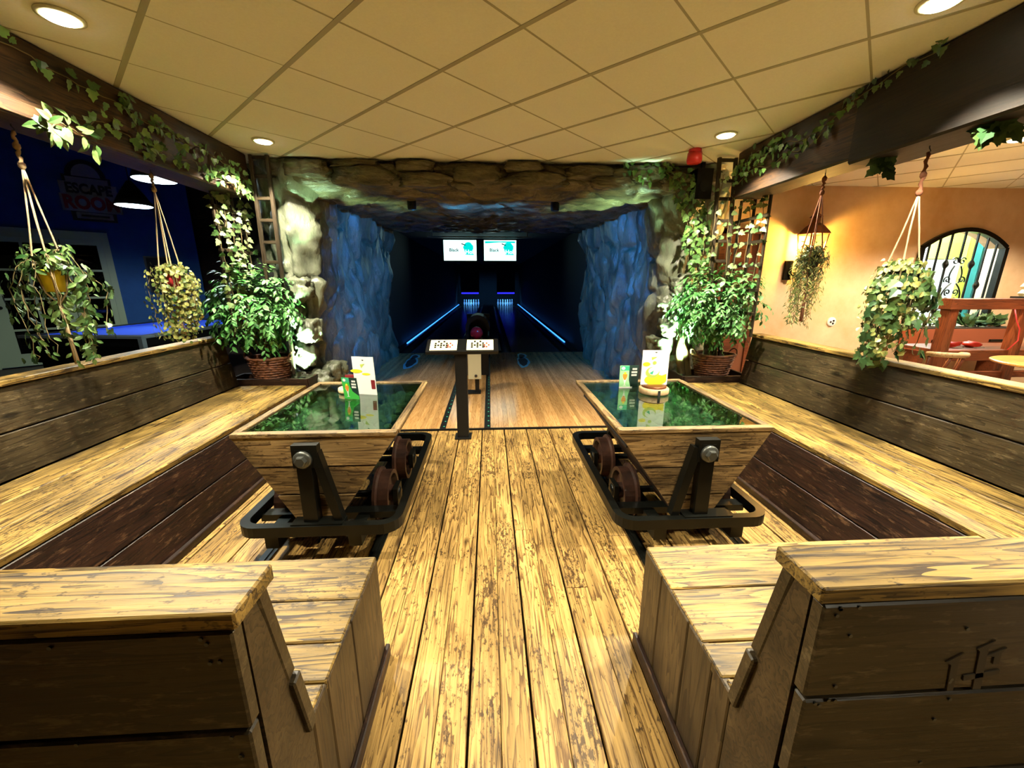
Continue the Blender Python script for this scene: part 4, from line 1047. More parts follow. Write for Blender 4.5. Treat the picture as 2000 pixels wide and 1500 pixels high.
def leaves(parent, items, lm, nobj, name='leaf', stuff_name='foliage'):
    """items: (pos, dir, normal, size); the ones nearest the camera become single leaves, the rest one foliage mesh"""
    me, vs, fs = lm
    items = sorted(items, key=lambda it: (Vector(it[0]) - Vector((0, 0, 1.5))).length - it[3] * 2)
    for (p, d, n, s) in items[:nobj]:
        o = bpy.data.objects.new(name, me); mt = orient(d, n).to_4x4() @ Matrix.Scale(s, 4); mt.translation = p
        o.matrix_basis = mt; link(o, parent)
    rest = items[nobj:]
    if rest:
        m = MB()
        for (p, d, n, s) in rest:
            mt = orient(d, n); m.add([Vector(p) + mt @ (Vector(v) * s) for v in vs], fs)
        me2 = m.mesh(stuff_name, False, False); me2.materials.append(me.materials[0])
        o = bpy.data.objects.new(stuff_name, me2); link(o, parent); o['kind'] = 'stuff'
def rv(rr, s=1.0): return Vector((rr.uniform(-1, 1), rr.uniform(-1, 1), rr.uniform(-1, 1))) * s
LM = {'ficus': leafmesh('ficus', OVAL, 0.25, 'leaf_ficus', 0.25), 'ivy': leafmesh('ivy', IVY, 0.12, 'leaf_ivy', 0.1), 'ivyp': leafmesh('ivyp', IVY, 0.12, 'leaf_ivy_pale', 0.1),
      'pothos': leafmesh('pothos', OVAL, 0.2, 'leaf_pothos', 0.3), 'yellow': leafmesh('yellow', ROUND, 0.2, 'leaf_yellow', 0.15), 'needle': leafmesh('needle', NEEDLE, 0.3, 'leaf_yellow', 0.1),
      'ivyd': leafmesh('ivyd', IVY, 0.1, 'leaf_dark', 0.1), 'needled': leafmesh('needled', NEEDLE, 0.3, 'leaf_dark', 0.1)}

# ---- ficus shrubs in wicker baskets
def wicker(cx, cy, z0, z1, r0, r1, parent):
    m = MB(); rows = 11
    for i in range(rows):
        f = i / (rows - 1); r_ = r0 + (r1 - r0) * f; z = z0 + 0.012 + (z1 - z0 - 0.02) * f; pts_ = []
        for k_ in range(36):
            a = 2 * PI * k_ / 36; q = r_ + 0.006 * (1 if (k_ // 1 + i) % 2 else -1)
            pts_.append((cx + q * math.cos(a), cy + q * 0.82 * math.sin(a), z + 0.003 * math.sin(3 * a + i)))
        m.tube(pts_, 0.0115 if i < rows - 1 else 0.016, 5, closed=True)
    m.build('woven_rods', 'wicker', parent, True, kind='stuff')
    m = MB()
    for k_ in range(18):
        a = 2 * PI * (k_ + 0.5) / 18
        m.tube([(cx + (r0) * math.cos(a), cy + r0 * 0.82 * math.sin(a), z0), (cx + r1 * math.cos(a), cy + r1 * 0.82 * math.sin(a), z1)], 0.006, 5)
    m.build('upright_stakes', 'wicker', parent, True, kind='stuff')
    m = MB(); ring = [(cx + (r1 - 0.02) * math.cos(2 * PI * k_ / 24), cy + (r1 - 0.02) * 0.82 * math.sin(2 * PI * k_ / 24)) for k_ in range(24)]
    m.prism(ring, lambda a, b: (a, b, z1 - 0.06), lambda a, b: (a, b, z1 - 0.04)).build('soil', 'soil', parent)
    m = MB(); n_ = 24; vs_ = []
    for (r_, z) in ((r0 - 0.012, z0 + 0.004), (r1 - 0.016, z1 - 0.03)):
        vs_ += [(cx + r_ * math.cos(2 * PI * k_ / n_), cy + r_ * 0.82 * math.sin(2 * PI * k_ / n_), z) for k_ in range(n_)]
    m.add(vs_, [(k_, (k_ + 1) % n_, n_ + (k_ + 1) % n_, n_ + k_) for k_ in range(n_)]).build('lining', 'wicker', parent, True)
    for s_ in (-1, 1):
        MB().tube([(cx + s_ * (r1 + 0.0 + 0.02 * math.sin(PI * k_ / 8)), cy + 0.07 * math.cos(PI * k_ / 8), z1 - 0.01 + 0.06 * math.sin(PI * k_ / 8)) for k_ in range(9)], 0.008, 6).build('handle', 'wicker', parent, True)
def ficus(cx, cy, zb, c, rad3, seed, label, nst):
    rr = random.Random(seed)
    t = thing('potted_ficus', (cx, cy, zb), label, 'potted plant')
    wicker(cx, cy, zb, zb + 0.27, 0.155, 0.215, t)
    items = []; twigs = MB()
    for k_ in range(7):
        a = rr.uniform(0, 6.28); e = Vector(c) + Vector((math.cos(a) * rad3[0] * 0.5, math.sin(a) * rad3[1] * 0.5, rr.uniform(0.0, 0.25)))
        b = Vector((cx + rr.uniform(-.05, .05), cy + rr.uniform(-.05, .05), zb + 0.2)); mid_ = b.lerp(e, 0.5) + rv(rr, 0.03)
        MB().tube([b, mid_, e], [0.012, 0.009, 0.004], 6).build('stem', 'vine_stem', t, True)
    for k_ in range(nst):
        # branchlet: starts inside, runs outwards, droops
        u = rr.uniform(-1, 1); a = rr.uniform(0, 6.28); q = math.sqrt(max(0, 1 - u * u))
        dv = Vector((math.cos(a) * q, math.sin(a) * q, u * 0.9 + 0.15)).normalized()
        p = Vector(c) + Vector((dv.x * rad3[0], dv.y * rad3[1], dv.z * rad3[2])) * rr.uniform(0.3, 0.72)
        d = (dv + Vector((0, 0, 0.25)) + rv(rr, 0.25)).normalized(); L_ = rr.uniform(0.5, 0.95) * 0.30; prev = p; n_ = 8
        for j in range(n_):
            d = (d + Vector((0, 0, -0.16)) + rv(rr, 0.1)).normalized(); nx_ = prev + d * (L_ / n_)
            if j > 0:
                side = d.cross(Vector((0, 0, 1))).normalized() if abs(d.z) < 0.98 else Vector((1, 0, 0))
                s_ = 1 if j % 2 else -1
                ld = (d * 0.6 + side * s_ * 0.7 + Vector((0, 0, -0.25)) + rv(rr, 0.25)).normalized()
                items.append((nx_, ld, Vector((0, 0, 1)) + dv * 0.6 + rv(rr, 0.5), rr.uniform(0.045, 0.075)))
            prev = nx_
    leaves(t, items, LM['ficus'], 300)
    return t
ficus(-2.30, 4.27, 0.475, (-2.38, 4.24, 1.22), (0.42, 0.30, 0.42), 3, 'bushy green ficus in a wicker basket at the end of the left bench', 330)
ficus(2.42, 4.19, 0.475, (2.36, 4.13, 1.26), (0.44, 0.28, 0.40), 5, 'bushy green ficus in a wicker basket at the end of the right bench', 330)
# pale twisted trunk at the foot of the right pillar
t = thing('driftwood_trunk', (2.05, 4.3, 0.47), 'pale gnarled trunk standing beside the right wicker basket', 'trunk')
for (a, b, c_) in (((2.15, 4.33, 0.47), (2.12, 4.35, 0.75), (2.15, 4.38, 1.1)), ((2.22, 4.34, 0.47), (2.19, 4.35, 0.7), (2.10, 4.38, 0.95))):
    MB().tube([a, Vector(a).lerp(Vector(b), 0.5), b, c_], [0.055, 0.045, 0.042, 0.03], 9).build('stem', 'vine_pale', t, True)

# ---- ladders and trellises
def ladder(xa, xb, y, z0, z1, rungs, lean, label):
    t = thing('wooden_ladder', ((xa + xb) / 2, y, z0), label, 'ladder')
    for xx in (xa, xb):
        plank((xx + lean, y, z0), (xx, y, z1), (1, 0, 0), 0.030, 0.035, 'wood_dark', t, 'rail', 0.003)
    for z in rungs:
        f = (z1 - z) / (z1 - z0) * lean
        plank((xa + f + 0.012, y, z), (xb + f - 0.012, y, z), (0, 0, 1), 0.03, 0.022, 'wood_dark', t, 'rung', 0.003)
ladder(-2.205, -2.055, 4.27, 0.55, 2.642, (2.62, 2.46, 2.267, 2.072, 1.871, 1.685, 1.49, 1.29, 1.09), -0.02, 'narrow dark wooden ladder against the left rock pillar')
ladder(2.20, 2.36, 4.12, 0.55, 2.642, (2.62, 2.44, 2.28, 2.08, 1.89, 1.70, 1.50, 1.3), 0.10, 'narrow dark wooden ladder against the right rock pillar')
def trellis(x, y0, y1, z0, z1, nv, hz, label):
    t = thing('garden_trellis', (x, (y0 + y1) / 2, z0), label, 'trellis')
    for i in range(nv):
        yy = y0 + (y1 - y0) * i / (nv - 1)
        plank((x, yy, z0), (x, yy, z1), (0, 1, 0), 0.028, 0.018, 'wood_dark', t, 'slat', 0.002)
    for z in hz:
        plank((x - 0.02 * (1 if x > 0 else -1), y0 - 0.03, z), (x - 0.02 * (1 if x > 0 else -1), y1 + 0.03, z), (0, 0, 1), 0.028, 0.018, 'wood_dark', t, 'slat', 0.002)
trellis(-2.44, 3.98, 4.42, 0.98, 2.28, 4, (2.15, 1.97, 1.78, 1.59, 1.40, 1.2), 'dark wooden trellis overgrown with ivy under the left beam')
trellis(2.52, 3.76, 4.2, 0.98, 2.28, 3, (2.08, 1.86, 1.65, 1.42, 1.2), 'dark wooden trellis with sparse ivy under the right beam')

# ---- ivy
def vine(parent, rr, pts_, step, lm, size, nrm, jit=0.035, droop=0.5, items=None, stem='vine_stem', r_=0.003):
    """a stem through pts_ with leaves on both sides facing nrm"""
    path = resample([tuple(p) for p in smoothpath([tuple(p) for p in pts_], 2)], step)
    path = [p + rv(rr, 0.010) for p in path]
    MB().tube(path, r_, 5).build('stem', stem, parent, True)
    n = Vector(nrm)
    for i, p in enumerate(path):
        d = (path[min(i + 1, len(path) - 1)] - path[max(i - 1, 0)]); d = d.normalized() if d.length else Vector((0, 0, -1))
        for s_ in (-1, 1):
            if rr.random() < 0.2: continue
            sd = d.cross(n).normalized() * s_
            ld = (sd * 0.7 + d * 0.3 + Vector((0, 0, -droop)) + rv(rr, 0.4)).normalized()
            q = p + sd * rr.uniform(0.0, jit) + n * rr.uniform(0.004, 0.03) + rv(rr, 0.008)
            items.append((q, ld, n + rv(rr, 0.55), rr.uniform(*size)))
def ivy(name, label, loc, vines, lm, step, size, nrm, nobj, seed, droop=0.5, jit=0.035, stem='vine_stem'):
    rr = random.Random(seed); t = thing(name, loc, label, 'ivy'); items = []
    for v in vines: vine(t, rr, v, step, lm, size, nrm, jit, droop, items, stem)
    leaves(t, items, LM[lm], nobj); return t
XL, XR = -2.238, 2.288
rr = random.Random(77)
def wander(x, ys, zs, a=0.03): return [(x, y, z + rr.uniform(-a, a)) for y, z in zip(ys, zs)]
ivy('ivy_vine', 'ivy garland creeping over the far part of the left ceiling beam', (XL, 3.9, 2.4),
    [wander(XL, (3.15, 3.4, 3.6, 3.8, 4.0, 4.2), (2.52, 2.50, 2.53, 2.46, 2.50, 2.40)), wander(XL, (3.3, 3.5, 3.7, 3.95, 4.2), (2.33, 2.40, 2.36, 2.42, 2.33)), wander(XL, (3.6, 3.8, 4.0, 4.22), (2.30, 2.34, 2.31, 2.30))], 'ivy', 0.036, (0.03, 0.055), (1, -0.15, 0.0), 150, 1)
ivy('ivy_vine', 'ivy garland on the dark middle of the left ceiling beam', (XL, 2.8, 2.5),
    [wander(XL, (2.2, 2.45, 2.7, 2.95, 3.2), (2.56, 2.57, 2.53, 2.56, 2.50)), wander(XL, (2.6, 2.8, 3.0, 3.2), (2.34, 2.40, 2.35, 2.38)), wander(XL, (2.95, 3.0, 3.02, 3.05), (2.62, 2.5, 2.4, 2.3))], 'ivy', 0.05, (0.035, 0.06), (1, -0.15, 0.0), 110, 2)
ivy('ivy_vine', 'brightly lit ivy sprig hanging under the left beam above the yellow pot', (-2.25, 2.5, 2.26),
    [[(-2.22, 2.40, 2.24), (-2.2, 2.46, 2.30), (-2.22, 2.56, 2.28), (-2.24, 2.68, 2.25)], [(-2.22, 2.42, 2.27), (-2.2, 2.38, 2.22)]], 'pothos', 0.045, (0.05, 0.08), (1, -0.4, 0.0), 40, 3)
ivy('ivy_vine', 'pale lit ivy climbing the left trellis', (-2.41, 4.2, 1.2),
    [[(-2.41, y, 1.05), (-2.41, y + 0.03, 1.4), (-2.41, y - 0.03, 1.8), (-2.41, y + 0.02, 2.25)] for y in (3.98, 4.08, 4.19, 4.3, 4.4)] + [[(-2.4, 3.97, 2.27), (-2.3, 4.1, 2.3), (-2.24, 4.3, 2.32)]], 'ivyp', 0.055, (0.04, 0.065), (0.8, -0.6, 0.1), 260, 4, 0.7, 0.05)
ivy('ivy_vine', 'ivy garland trailing over the far part of the right ceiling beam', (XR, 3.4, 2.45),
    [wander(XR, (2.75, 2.95, 3.15, 3.35, 3.55, 3.75, 3.95), (2.60, 2.52, 2.50, 2.53, 2.48, 2.50, 2.42)), wander(XR, (2.9, 3.1, 3.3, 3.5, 3.7, 3.92), (2.50, 2.44, 2.47, 2.42, 2.44, 2.36)), wander(XR, (3.4, 3.6, 3.8, 3.95), (2.57, 2.58, 2.52, 2.50))], 'ivy', 0.038, (0.03, 0.055), (-1, -0.15, 0.0), 170, 6)
ivy('ivy_vine', 'small ivy leaves along the top edge of the dark right beam', (2.265, 2.6, 2.6),
    [wander(2.262, (2.2, 2.4, 2.6, 2.75), (2.63, 2.625, 2.61, 2.58), 0.01)], 'ivyd', 0.05, (0.03, 0.045), (-1, -0.2, 0), 40, 7)
ivy('ivy_vine', 'pair of dark ivy leaves hanging under the right beam, nearer the ceiling light', (2.4, 2.05, 2.2), [[(2.36, 2.02, 2.22), (2.36, 2.0, 2.19), (2.37, 1.98, 2.17)]], 'ivyd', 0.05, (0.06, 0.08), (-0.5, -1, 0), 6, 8)
ivy('ivy_vine', 'pair of dark ivy leaves hanging under the right beam, between the two ropes', (2.4, 2.6, 2.2), [[(2.38, 2.55, 2.25), (2.38, 2.56, 2.19), (2.37, 2.54, 2.15)]], 'ivyd', 0.06, (0.06, 0.08), (-0.5, -1, 0), 6, 9)
ivy('ivy_vine', 'sparse ivy climbing the right trellis', (2.49, 4, 1.2),
    [[(2.49, y, 1.05), (2.49, y + 0.04, 1.4), (2.49, y - 0.03, 1.8), (2.49, y + 0.02, 2.25)] for y in (3.80, 3.98, 4.15)] + [[(2.2, 4.1, 1.5), (2.22, 4.1, 1.8), (2.2, 4.1, 2.1), (2.25, 4.1, 2.5)], [(2.4, 4.1, 1.5), (2.36, 4.1, 1.9), (2.36, 4.1, 2.3)]], 'ivyp', 0.075, (0.035, 0.06), (-0.8, -0.6, 0.1), 150, 10, 0.7, 0.05)
ivy('ivy_vine', 'dense green ivy covering the upper right rock pillar', (2.1, 4.36, 2.0),
    [[(1.55, 4.36, 2.62), (1.75, 4.33, 2.58), (1.95, 4.30, 2.55), (2.2, 4.3, 2.5)], [(1.9, 4.28, 2.5), (2.0, 4.27, 2.2), (2.05, 4.28, 1.9), (2.1, 4.29, 1.6)], [(2.05, 4.28, 2.5), (2.12, 4.28, 2.2), (2.16, 4.29, 1.9), (2.2, 4.3, 1.5)],
     [(2.2, 4.3, 2.45), (2.25, 4.3, 2.1), (2.25, 4.32, 1.7)], [(1.75, 4.32, 2.6), (1.86, 4.28, 2.4), (1.95, 4.28, 2.25)], [(1.35, 4.36, 2.60), (1.5, 4.35, 2.55), (1.62, 4.35, 2.5)], [(2.1, 4.28, 2.4), (2.08, 4.27, 2.0), (2.15, 4.28, 1.7)]], 'ivy', 0.045, (0.04, 0.065), (0, -1, 0.1), 280, 12, 0.6, 0.05)

# ---- hanging plants in knotted rope holders
def hanger(hx, hy, zh, zk, zpot, rp, hp, potmat, ropemat, tail, label, seed, gen, upper='rope', cat='hanging plant'):
    rr = random.Random(seed); t = thing('hanging_plant', (hx, hy, tail), label, cat)
    MB().tube([(hx, hy, zh + 0.02), (hx, hy, zh - 0.02), (hx + 0.012, hy, zh - 0.035), (hx, hy, zh - 0.05), (hx - 0.01, hy, zh - 0.035)], 0.003, 6).build('hook', 'steel_bolt', t, True)
    MB().tube([(hx + 0.004 * math.sin(k_ * 1.7), hy + 0.004 * math.cos(k_ * 1.7), zh - 0.04 + (zk - zh + 0.04) * k_ / 14) for k_ in range(15)], [0.007 + 0.003 * (k_ % 2) for k_ in range(15)], 7).build('rope', upper, t, True)
    for z in (zk, zk + 0.09): MB().lathe([(0.006, -0.02), (0.015, -0.008), (0.015, 0.008), (0.006, 0.02)], (hx, hy, z), 10).build('knot', upper, t, True)
    for k_ in range(4):
        a = rad(45 + 90 * k_); e = Vector((hx + (rp + 0.008) * math.cos(a), hy + (rp + 0.008) * math.sin(a), zpot + hp))
        f_ = Vector((hx + rp * 0.75 * math.cos(a), hy + rp * 0.75 * math.sin(a), zpot - 0.004)); g_ = Vector((hx, hy, zpot - 0.07))
        MB().tube([Vector((hx, hy, zk)), Vector((hx, hy, zk)).lerp(e, 0.5) + rv(rr, 0.004), e, f_, g_], 0.0042, 6).build('rope', ropemat, t, True)
    MB().tube([(hx, hy, zpot - 0.07), (hx + 0.005, hy, (zpot + tail) / 2), (hx + 0.01, hy, tail)], [0.006, 0.0075, 0.012], 7).build('tassel', ropemat, t, True)
    if potmat: MB().lathe([(rp * 0.72, zpot), (rp * 0.98, zpot + hp * 0.9), (rp, zpot + hp), (rp * 0.9, zpot + hp), (rp * 0.85, zpot + hp * 0.9)], (hx, hy, 0), 20).build('pot', potmat, t, True)
    gen(t, rr, hx, hy)
    return t
def trailing(lm, n_v, spread, z_top, z_bot, step, size, nobj, up=0.08, curl=0.6, lmz=None, stem='vine_stem', bias=(0, 0), clear=None):
    def g(t, rr, hx, hy):
        items = []
        for k_ in range(n_v):
            a = rr.uniform(0, 6.28) if k_ >= 8 else 2 * PI * k_ / 8
            s_ = spread * rr.uniform(0.45, 1.0); zb_ = z_bot + (z_top - z_bot) * rr.uniform(0.0, 0.65) ** 1.3
            o = Vector((math.cos(a), math.sin(a), 0)); c0 = Vector((hx + bias[0], hy + bias[1], z_top - 0.03))
            p = [c0 + o * 0.02, c0 + o * s_ * 0.55 + Vector((0, 0, up * rr.uniform(0.3, 1.0))), c0 + o * s_ + Vector((0, 0, -0.08)), Vector((c0.x + o.x * s_ * 0.95, c0.y + o.y * s_ * 0.95, (zb_ + z_top) / 2)), Vector((c0.x + o.x * s_ * 0.8, c0.y + o.y * s_ * 0.8, zb_))]
            vine(t, rr, p, step, lm, size, o + Vector((0, -0.4, 0.2)), 0.02, 0.5, items, stem, 0.0022)
        if clear:
            eye = Vector((0, 0, 1.5)); c0 = Vector((hx, hy, clear[0])); ax = (eye - c0).normalized()
            items = [it for it in items if not ((Vector(it[0]) - c0).dot(ax) > -0.02 and ((Vector(it[0]) - c0) - ax * (Vector(it[0]) - c0).dot(ax)).length < clear[1])]
        leaves(t, items, LM[lm], nobj)
    return g
def both(*gs):
    def g(*a):
        for q in gs: q(*a)
    return g
hanger(-2.40, 2.42, 2.28, 2.08, 1.445, 0.053, 0.118, 'yellow_pot', 'rope', 1.04, 'hanging plant in a bright yellow pot under the left beam', 21,
       both(trailing('pothos', 13, 0.17, 1.60, 1.06, 0.05, (0.03, 0.055), 200, 0.16, clear=(1.50, 0.075)), trailing('ivyd', 6, 0.2, 1.58, 1.04, 0.05, (0.03, 0.05), 60, clear=(1.50, 0.075))))
hanger(-2.40, 3.28, 2.28, 2.14, 1.46, 0.06, 0.10, 'red_pot', 'rope', 1.09, 'hanging plant with yellow edged leaves and a small red pot on the left', 22,
       trailing('yellow', 34, 0.155, 1.60, 1.06, 0.026, (0.022, 0.036), 290, 0.06, clear=(1.51, 0.045)))
hanger(2.40, 3.02, 2.255, 2.12, 1.60, 0.06, 0.09, 'lamp_shade_dark', 'rope_dark', 1.2, 'hanging plant with needle thin yellow leaves in front of the lantern', 23,
       both(trailing('needle', 30, 0.10, 1.72, 1.16, 0.018, (0.028, 0.045), 120, 0.04), trailing('needled', 10, 0.12, 1.76, 1.5, 0.02, (0.03, 0.045), 60, 0.05)), 'rope_dark')
hanger(2.40, 2.31, 2.225, 1.98, 1.47, 0.065, 0.10, 'lamp_shade_dark', 'rope', 1.05, 'hanging ivy basket trailing down to the right bench by the window', 24,
       both(trailing('yellow', 22, 0.15, 1.60, 1.08, 0.028, (0.022, 0.037), 200, 0.06), trailing('ivyd', 9, 0.18, 1.54, 0.98, 0.055, (0.04, 0.07), 100, 0.05)), 'rope_dark')
# small uplights that wash the pillars, set into the planters behind the baskets
for (x, y, tx, ty, tz, pw, lb) in ((-1.99, 4.24, -2.02, 4.55, 1.1, 900, 'small black uplight in the left planter at the foot of the pillar'), (2.07, 4.15, 2.05, 4.52, 1.25, 850, 'small black uplight in the right planter behind the basket')):
    t = thing('uplight', (x, y, 0.465), lb, 'lamp')
    MB().lathe([(0.03, 0.465), (0.032, 0.52), (0.028, 0.525)], (x, y, 0), 14).build('housing', 'black_paint', t, True)
    spot('uplight_lamp', (x, y - 0.02, 0.54), (tx, ty, tz), pw, (0.55, 1.0, 0.58), 64, 0.8, 0.025)

# ================================================================= GAMES ROOM ON THE LEFT
dw = thing('glazed_door', WL(-0.2, 0, 0.02), 'pale green white glazed double door in the blue wall', 'door')
def wpart(nm, s0, s1, z0, z1, o0, o1, mt, par=None): return wbox(MB(), s0, s1, z0, z1, o0, o1).build(nm, mt, par if par else dw)
wpart('frame_head', -0.95, 0.90, 2.25, 2.40, 0.0, 0.07, 'door_white'); wpart('frame_post', 0.80, 0.90, 0, 2.25, 0.0, 0.07, 'door_white'); wpart('frame_post', -0.95, -0.84, 0, 2.25, 0.0, 0.07, 'door_white')
for (s0, s1, cols) in ((-0.84, 0.24, ((-0.58, -0.24), (-0.20, 0.12))), (0.25, 0.80, ((0.37, 0.72),))):
    lf = wpart('door_leaf', s0, cols[0][0], 0.02, 2.25, 0.01, 0.05, 'door_white')
    wpart('stile', cols[-1][1], s1, 0.02, 2.25, 0.01, 0.05, 'door_white', lf)
    wpart('rail', cols[0][0], cols[-1][1], 2.16, 2.25, 0.01, 0.05, 'door_white', lf)
    wpart('rail', cols[0][0], cols[-1][1], 0.02, 0.24, 0.01, 0.05, 'door_white', lf)
    if len(cols) > 1: wpart('muntin', cols[0][1], cols[1][0], 0.24, 2.16, 0.015, 0.045, 'door_white', lf)
    for z in (0.66, 1.20, 1.70): wpart('muntin', cols[0][0], cols[-1][1], z - 0.018, z + 0.018, 0.015, 0.045, 'door_white', lf)
    zz = (0.24, 0.66, 1.20, 1.70, 2.16)
    for (c0, c1) in cols:
        for a, b in zip(zz[:-1], zz[1:]): wpart('pane', c0, c1, a, b, 0.024, 0.03, 'pane_glass', lf)
wpart('dark_room', -0.84, 0.80, 0.02, 2.25, 0.002, 0.008, 'black_matte')
kn = MB().lathe([(0.012, 0), (0.012, 0.04), (0.03, 0.05), (0.03, 0.07), (0.015, 0.08)], (0, 0, 0), 12).build('knob', 'black_iron', None); COL.objects.unlink(kn)
kn.matrix_basis = Matrix.Translation(WL(-0.65, 1.06, 0.05)) @ nW.to_track_quat('Z', 'Y').to_matrix().to_4x4(); link(kn, dw)

sg = thing('escape_room_sign', WL(0.8, 2.6, 0.02), 'padlock shaped escape room sign on the blue wall above the doors', 'sign')
def wpoly(nm, poly, o0, o1, mt): return MB().prism(poly, lambda a, b: WL(a, b, o0), lambda a, b: WL(a, b, o1)).build(nm, mt, sg)
sh = [(0.80 + 0.27 * math.cos(rad(a)), 3.36 + 0.30 * math.sin(rad(a))) for a in range(0, 181, 15)]
wpoly('shackle', sh, 0.005, 0.02, 'sign_black'); wpoly('shackle_inner', [(0.80 + 0.19 * math.cos(rad(a)), 3.37 + 0.22 * math.sin(rad(a))) for a in range(0, 181, 15)], 0.02, 0.024, 'sign_white')
wpoly('lock_body', [(0.50, 2.60), (1.10, 2.60), (1.12, 3.38), (0.48, 3.38)], 0.005, 0.02, 'sign_black')
wpoly('band', [(0.53, 3.08), (1.07, 3.08), (1.08, 3.35), (0.52, 3.35)], 0.02, 0.026, 'sign_white')
wpoly('band', [(0.42, 3.04), (1.18, 3.04), (1.18, 3.26), (0.42, 3.26)], 0.026, 0.032, 'sign_white')
wpoly('band', [(0.40, 2.76), (1.20, 2.76), (1.20, 3.05), (0.40, 3.05)], 0.026, 0.033, 'sign_white')
wpoly('band', [(0.56, 2.64), (1.05, 2.64), (1.05, 2.75), (0.56, 2.75)], 0.02, 0.026, 'sign_white')
xd = (-dW if False else dW)
text('lettering', 'ESCAPE', 0.235, 'sign_black', WL(0.80, 3.15, 0.034), dW, (0, 0, 1), sg, bold=0.010, sx=0.78)
text('lettering', 'ROOM', 0.31, 'sign_red', WL(0.80, 2.905, 0.035), dW, (0, 0, 1), sg, bold=0.014, sx=0.80)
wpoly('subtitle_bar', [(0.62, 2.675), (1.0, 2.675), (1.0, 2.71), (0.62, 2.71)], 0.026, 0.029, 'sign_black')
t = thing('wall_panel', WL(1.6, 1.3, 0.02), 'dark flat panel hung on the blue wall right of the doors', 'wall panel')
wbox(MB(), 1.36, 1.80, 1.28, 2.0, 0.0, 0.05).build('case', 'lamp_shade_dark', t)
wbox(MB(), 1.39, 1.77, 1.31, 1.97, 0.05, 0.055).build('face', 'black_matte', t)

# pool table
t = thing('pool_table', (-5.4, 6.6, 0), 'pool table with bright blue cloth behind the left bench', 'pool table')
ang = rad(-6)
def PT(x, y, z): return (-4.60 + x * math.cos(ang) - y * math.sin(ang), 5.55 + x * math.sin(ang) + y * math.cos(ang), z)
def pbox(nm, x0, x1, y0, y1, z0, z1, mt):
    vs = [PT(x, y, z) for x in (x0, x1) for y in (y0, y1) for z in (z0, z1)]
    return MB().add(vs, [(0, 1, 3, 2), (4, 6, 7, 5), (0, 4, 5, 1), (2, 3, 7, 6), (0, 2, 6, 4), (1, 5, 7, 3)]).build(nm, mt, t)
pbox('cloth_bed', -1.6, -0.12, 0.12, 2.4, 0.70, 0.77, 'blue_cloth')
for (a, b, c, d) in ((-1.72, 0, 0, 0.12), (-1.72, 0, 2.4, 2.52), (-1.72, -1.6, 0.12, 2.4), (-0.12, 0, 0.12, 2.4)):
    pbox('rail', a, b, c, d, 0.66, 0.80, 'black_paint')
for (a, b, c, d) in ((-1.6, -0.12, 0.12, 0.17), (-1.6, -0.12, 2.35, 2.4), (-0.17, -0.12, 0.12, 2.4), (-1.6, -1.55, 0.12, 2.4)):
    pbox('cushion', a, b, c, d, 0.77, 0.79, 'blue_cloth')
pbox('trim', -1.73, 0.01, -0.012, 0.0, 0.765, 0.80, 'silver_rail'); pbox('trim', 0.0, 0.012, 0.0, 2.5, 0.765, 0.80, 'silver_rail')
pbox('corner_post', -0.04, 0.02, -0.02, 0.04, 0.3, 0.765, 'silver_rail')
for (a, b) in ((-0.2, 0.2), (-1.55, 0.2), (-0.2, 2.3), (-1.55, 2.3)): pbox('leg', a - 0.09, a + 0.09, b - 0.09, b + 0.09, 0.0, 0.5, 'black_paint')
pbox('cabinet', -1.66, -0.06, 0.06, 2.46, 0.42, 0.70, 'black_paint')
# pendant lamps
for (x, y, z, r_, lb) in ((-3.70, 5.10, 2.60, 0.21, 'cone pendant lamp in the blue room nearer the ladder'), (-5.34, 6.84, 2.61, 0.23, 'cone pendant lamp in the blue room beside the sign')):
    t = thing('pendant_lamp', (x, y, z), lb, 'pendant lamp', 'pendant lamps over the pool table')
    MB().lathe([(r_, z), (r_ * 0.75, z + 0.12), (r_ * 0.25, z + 0.30), (0.03, z + 0.34)], (x, y, 0), 24).build('shade', 'lamp_shade_dark', t, True)
    MB().lathe([(r_ * 0.96, z - 0.004), (r_ * 0.9, z - 0.012)], (x, y, 0), 24).build('diffuser', 'pendant_glow', t, True)
    MB().tube([(x, y, z + 0.33), (x, y, 4.3)], 0.006, 6).build('cord', 'black_matte', t)
    spot('pendant_light', (x, y, z - 0.03), (x, y, 0), 150, (0.8, 0.95, 1.0), 165, 0.5, 0.15)

# ================================================================= DINING ROOM ON THE RIGHT
t = thing('wall_lantern', (3.98, 5.05, 1.7), 'lit copper coach lantern on the orange wall behind the hanging plant', 'lantern')
lx, ly = 3.98, 5.03
MB().lathe([(0.185, 2.06), (0.17, 2.085), (0.11, 2.15), (0.055, 2.19), (0.05, 2.25), (0.075, 2.26), (0.03, 2.30), (0.012, 2.33), (0.02, 2.35), (0.004, 2.38)], (lx, ly, 0), 6).build('roof', 'copper', t)
for k_ in range(4):
    a = rad(45 + 90 * k_); MB().bar((lx + 0.10 * math.cos(a), ly + 0.10 * math.sin(a), 1.70), (lx + 0.155 * math.cos(a), ly + 0.155 * math.sin(a), 2.06), 0.012, 0.012).build('frame_bar', 'copper', t)
MB().lathe([(0.04, 1.62), (0.11, 1.68), (0.11, 1.70)], (lx, ly, 0), 6).build('base', 'copper', t)
MB().lathe([(0.012, 1.70), (0.014, 1.80)], (lx, ly, 0), 10).build('candle_tube', 'pin_white', t)
MB().lathe([(0.012, 1.80), (0.03, 1.84), (0.028, 1.88), (0.008, 1.93)], (lx, ly, 0), 12).build('bulb', 'bulb_glow', t, True)
MB().box(lx - 0.17, lx - 0.09, 5.17, 5.22, 1.52, 1.76).build('wall_plate', 'black_iron', t)
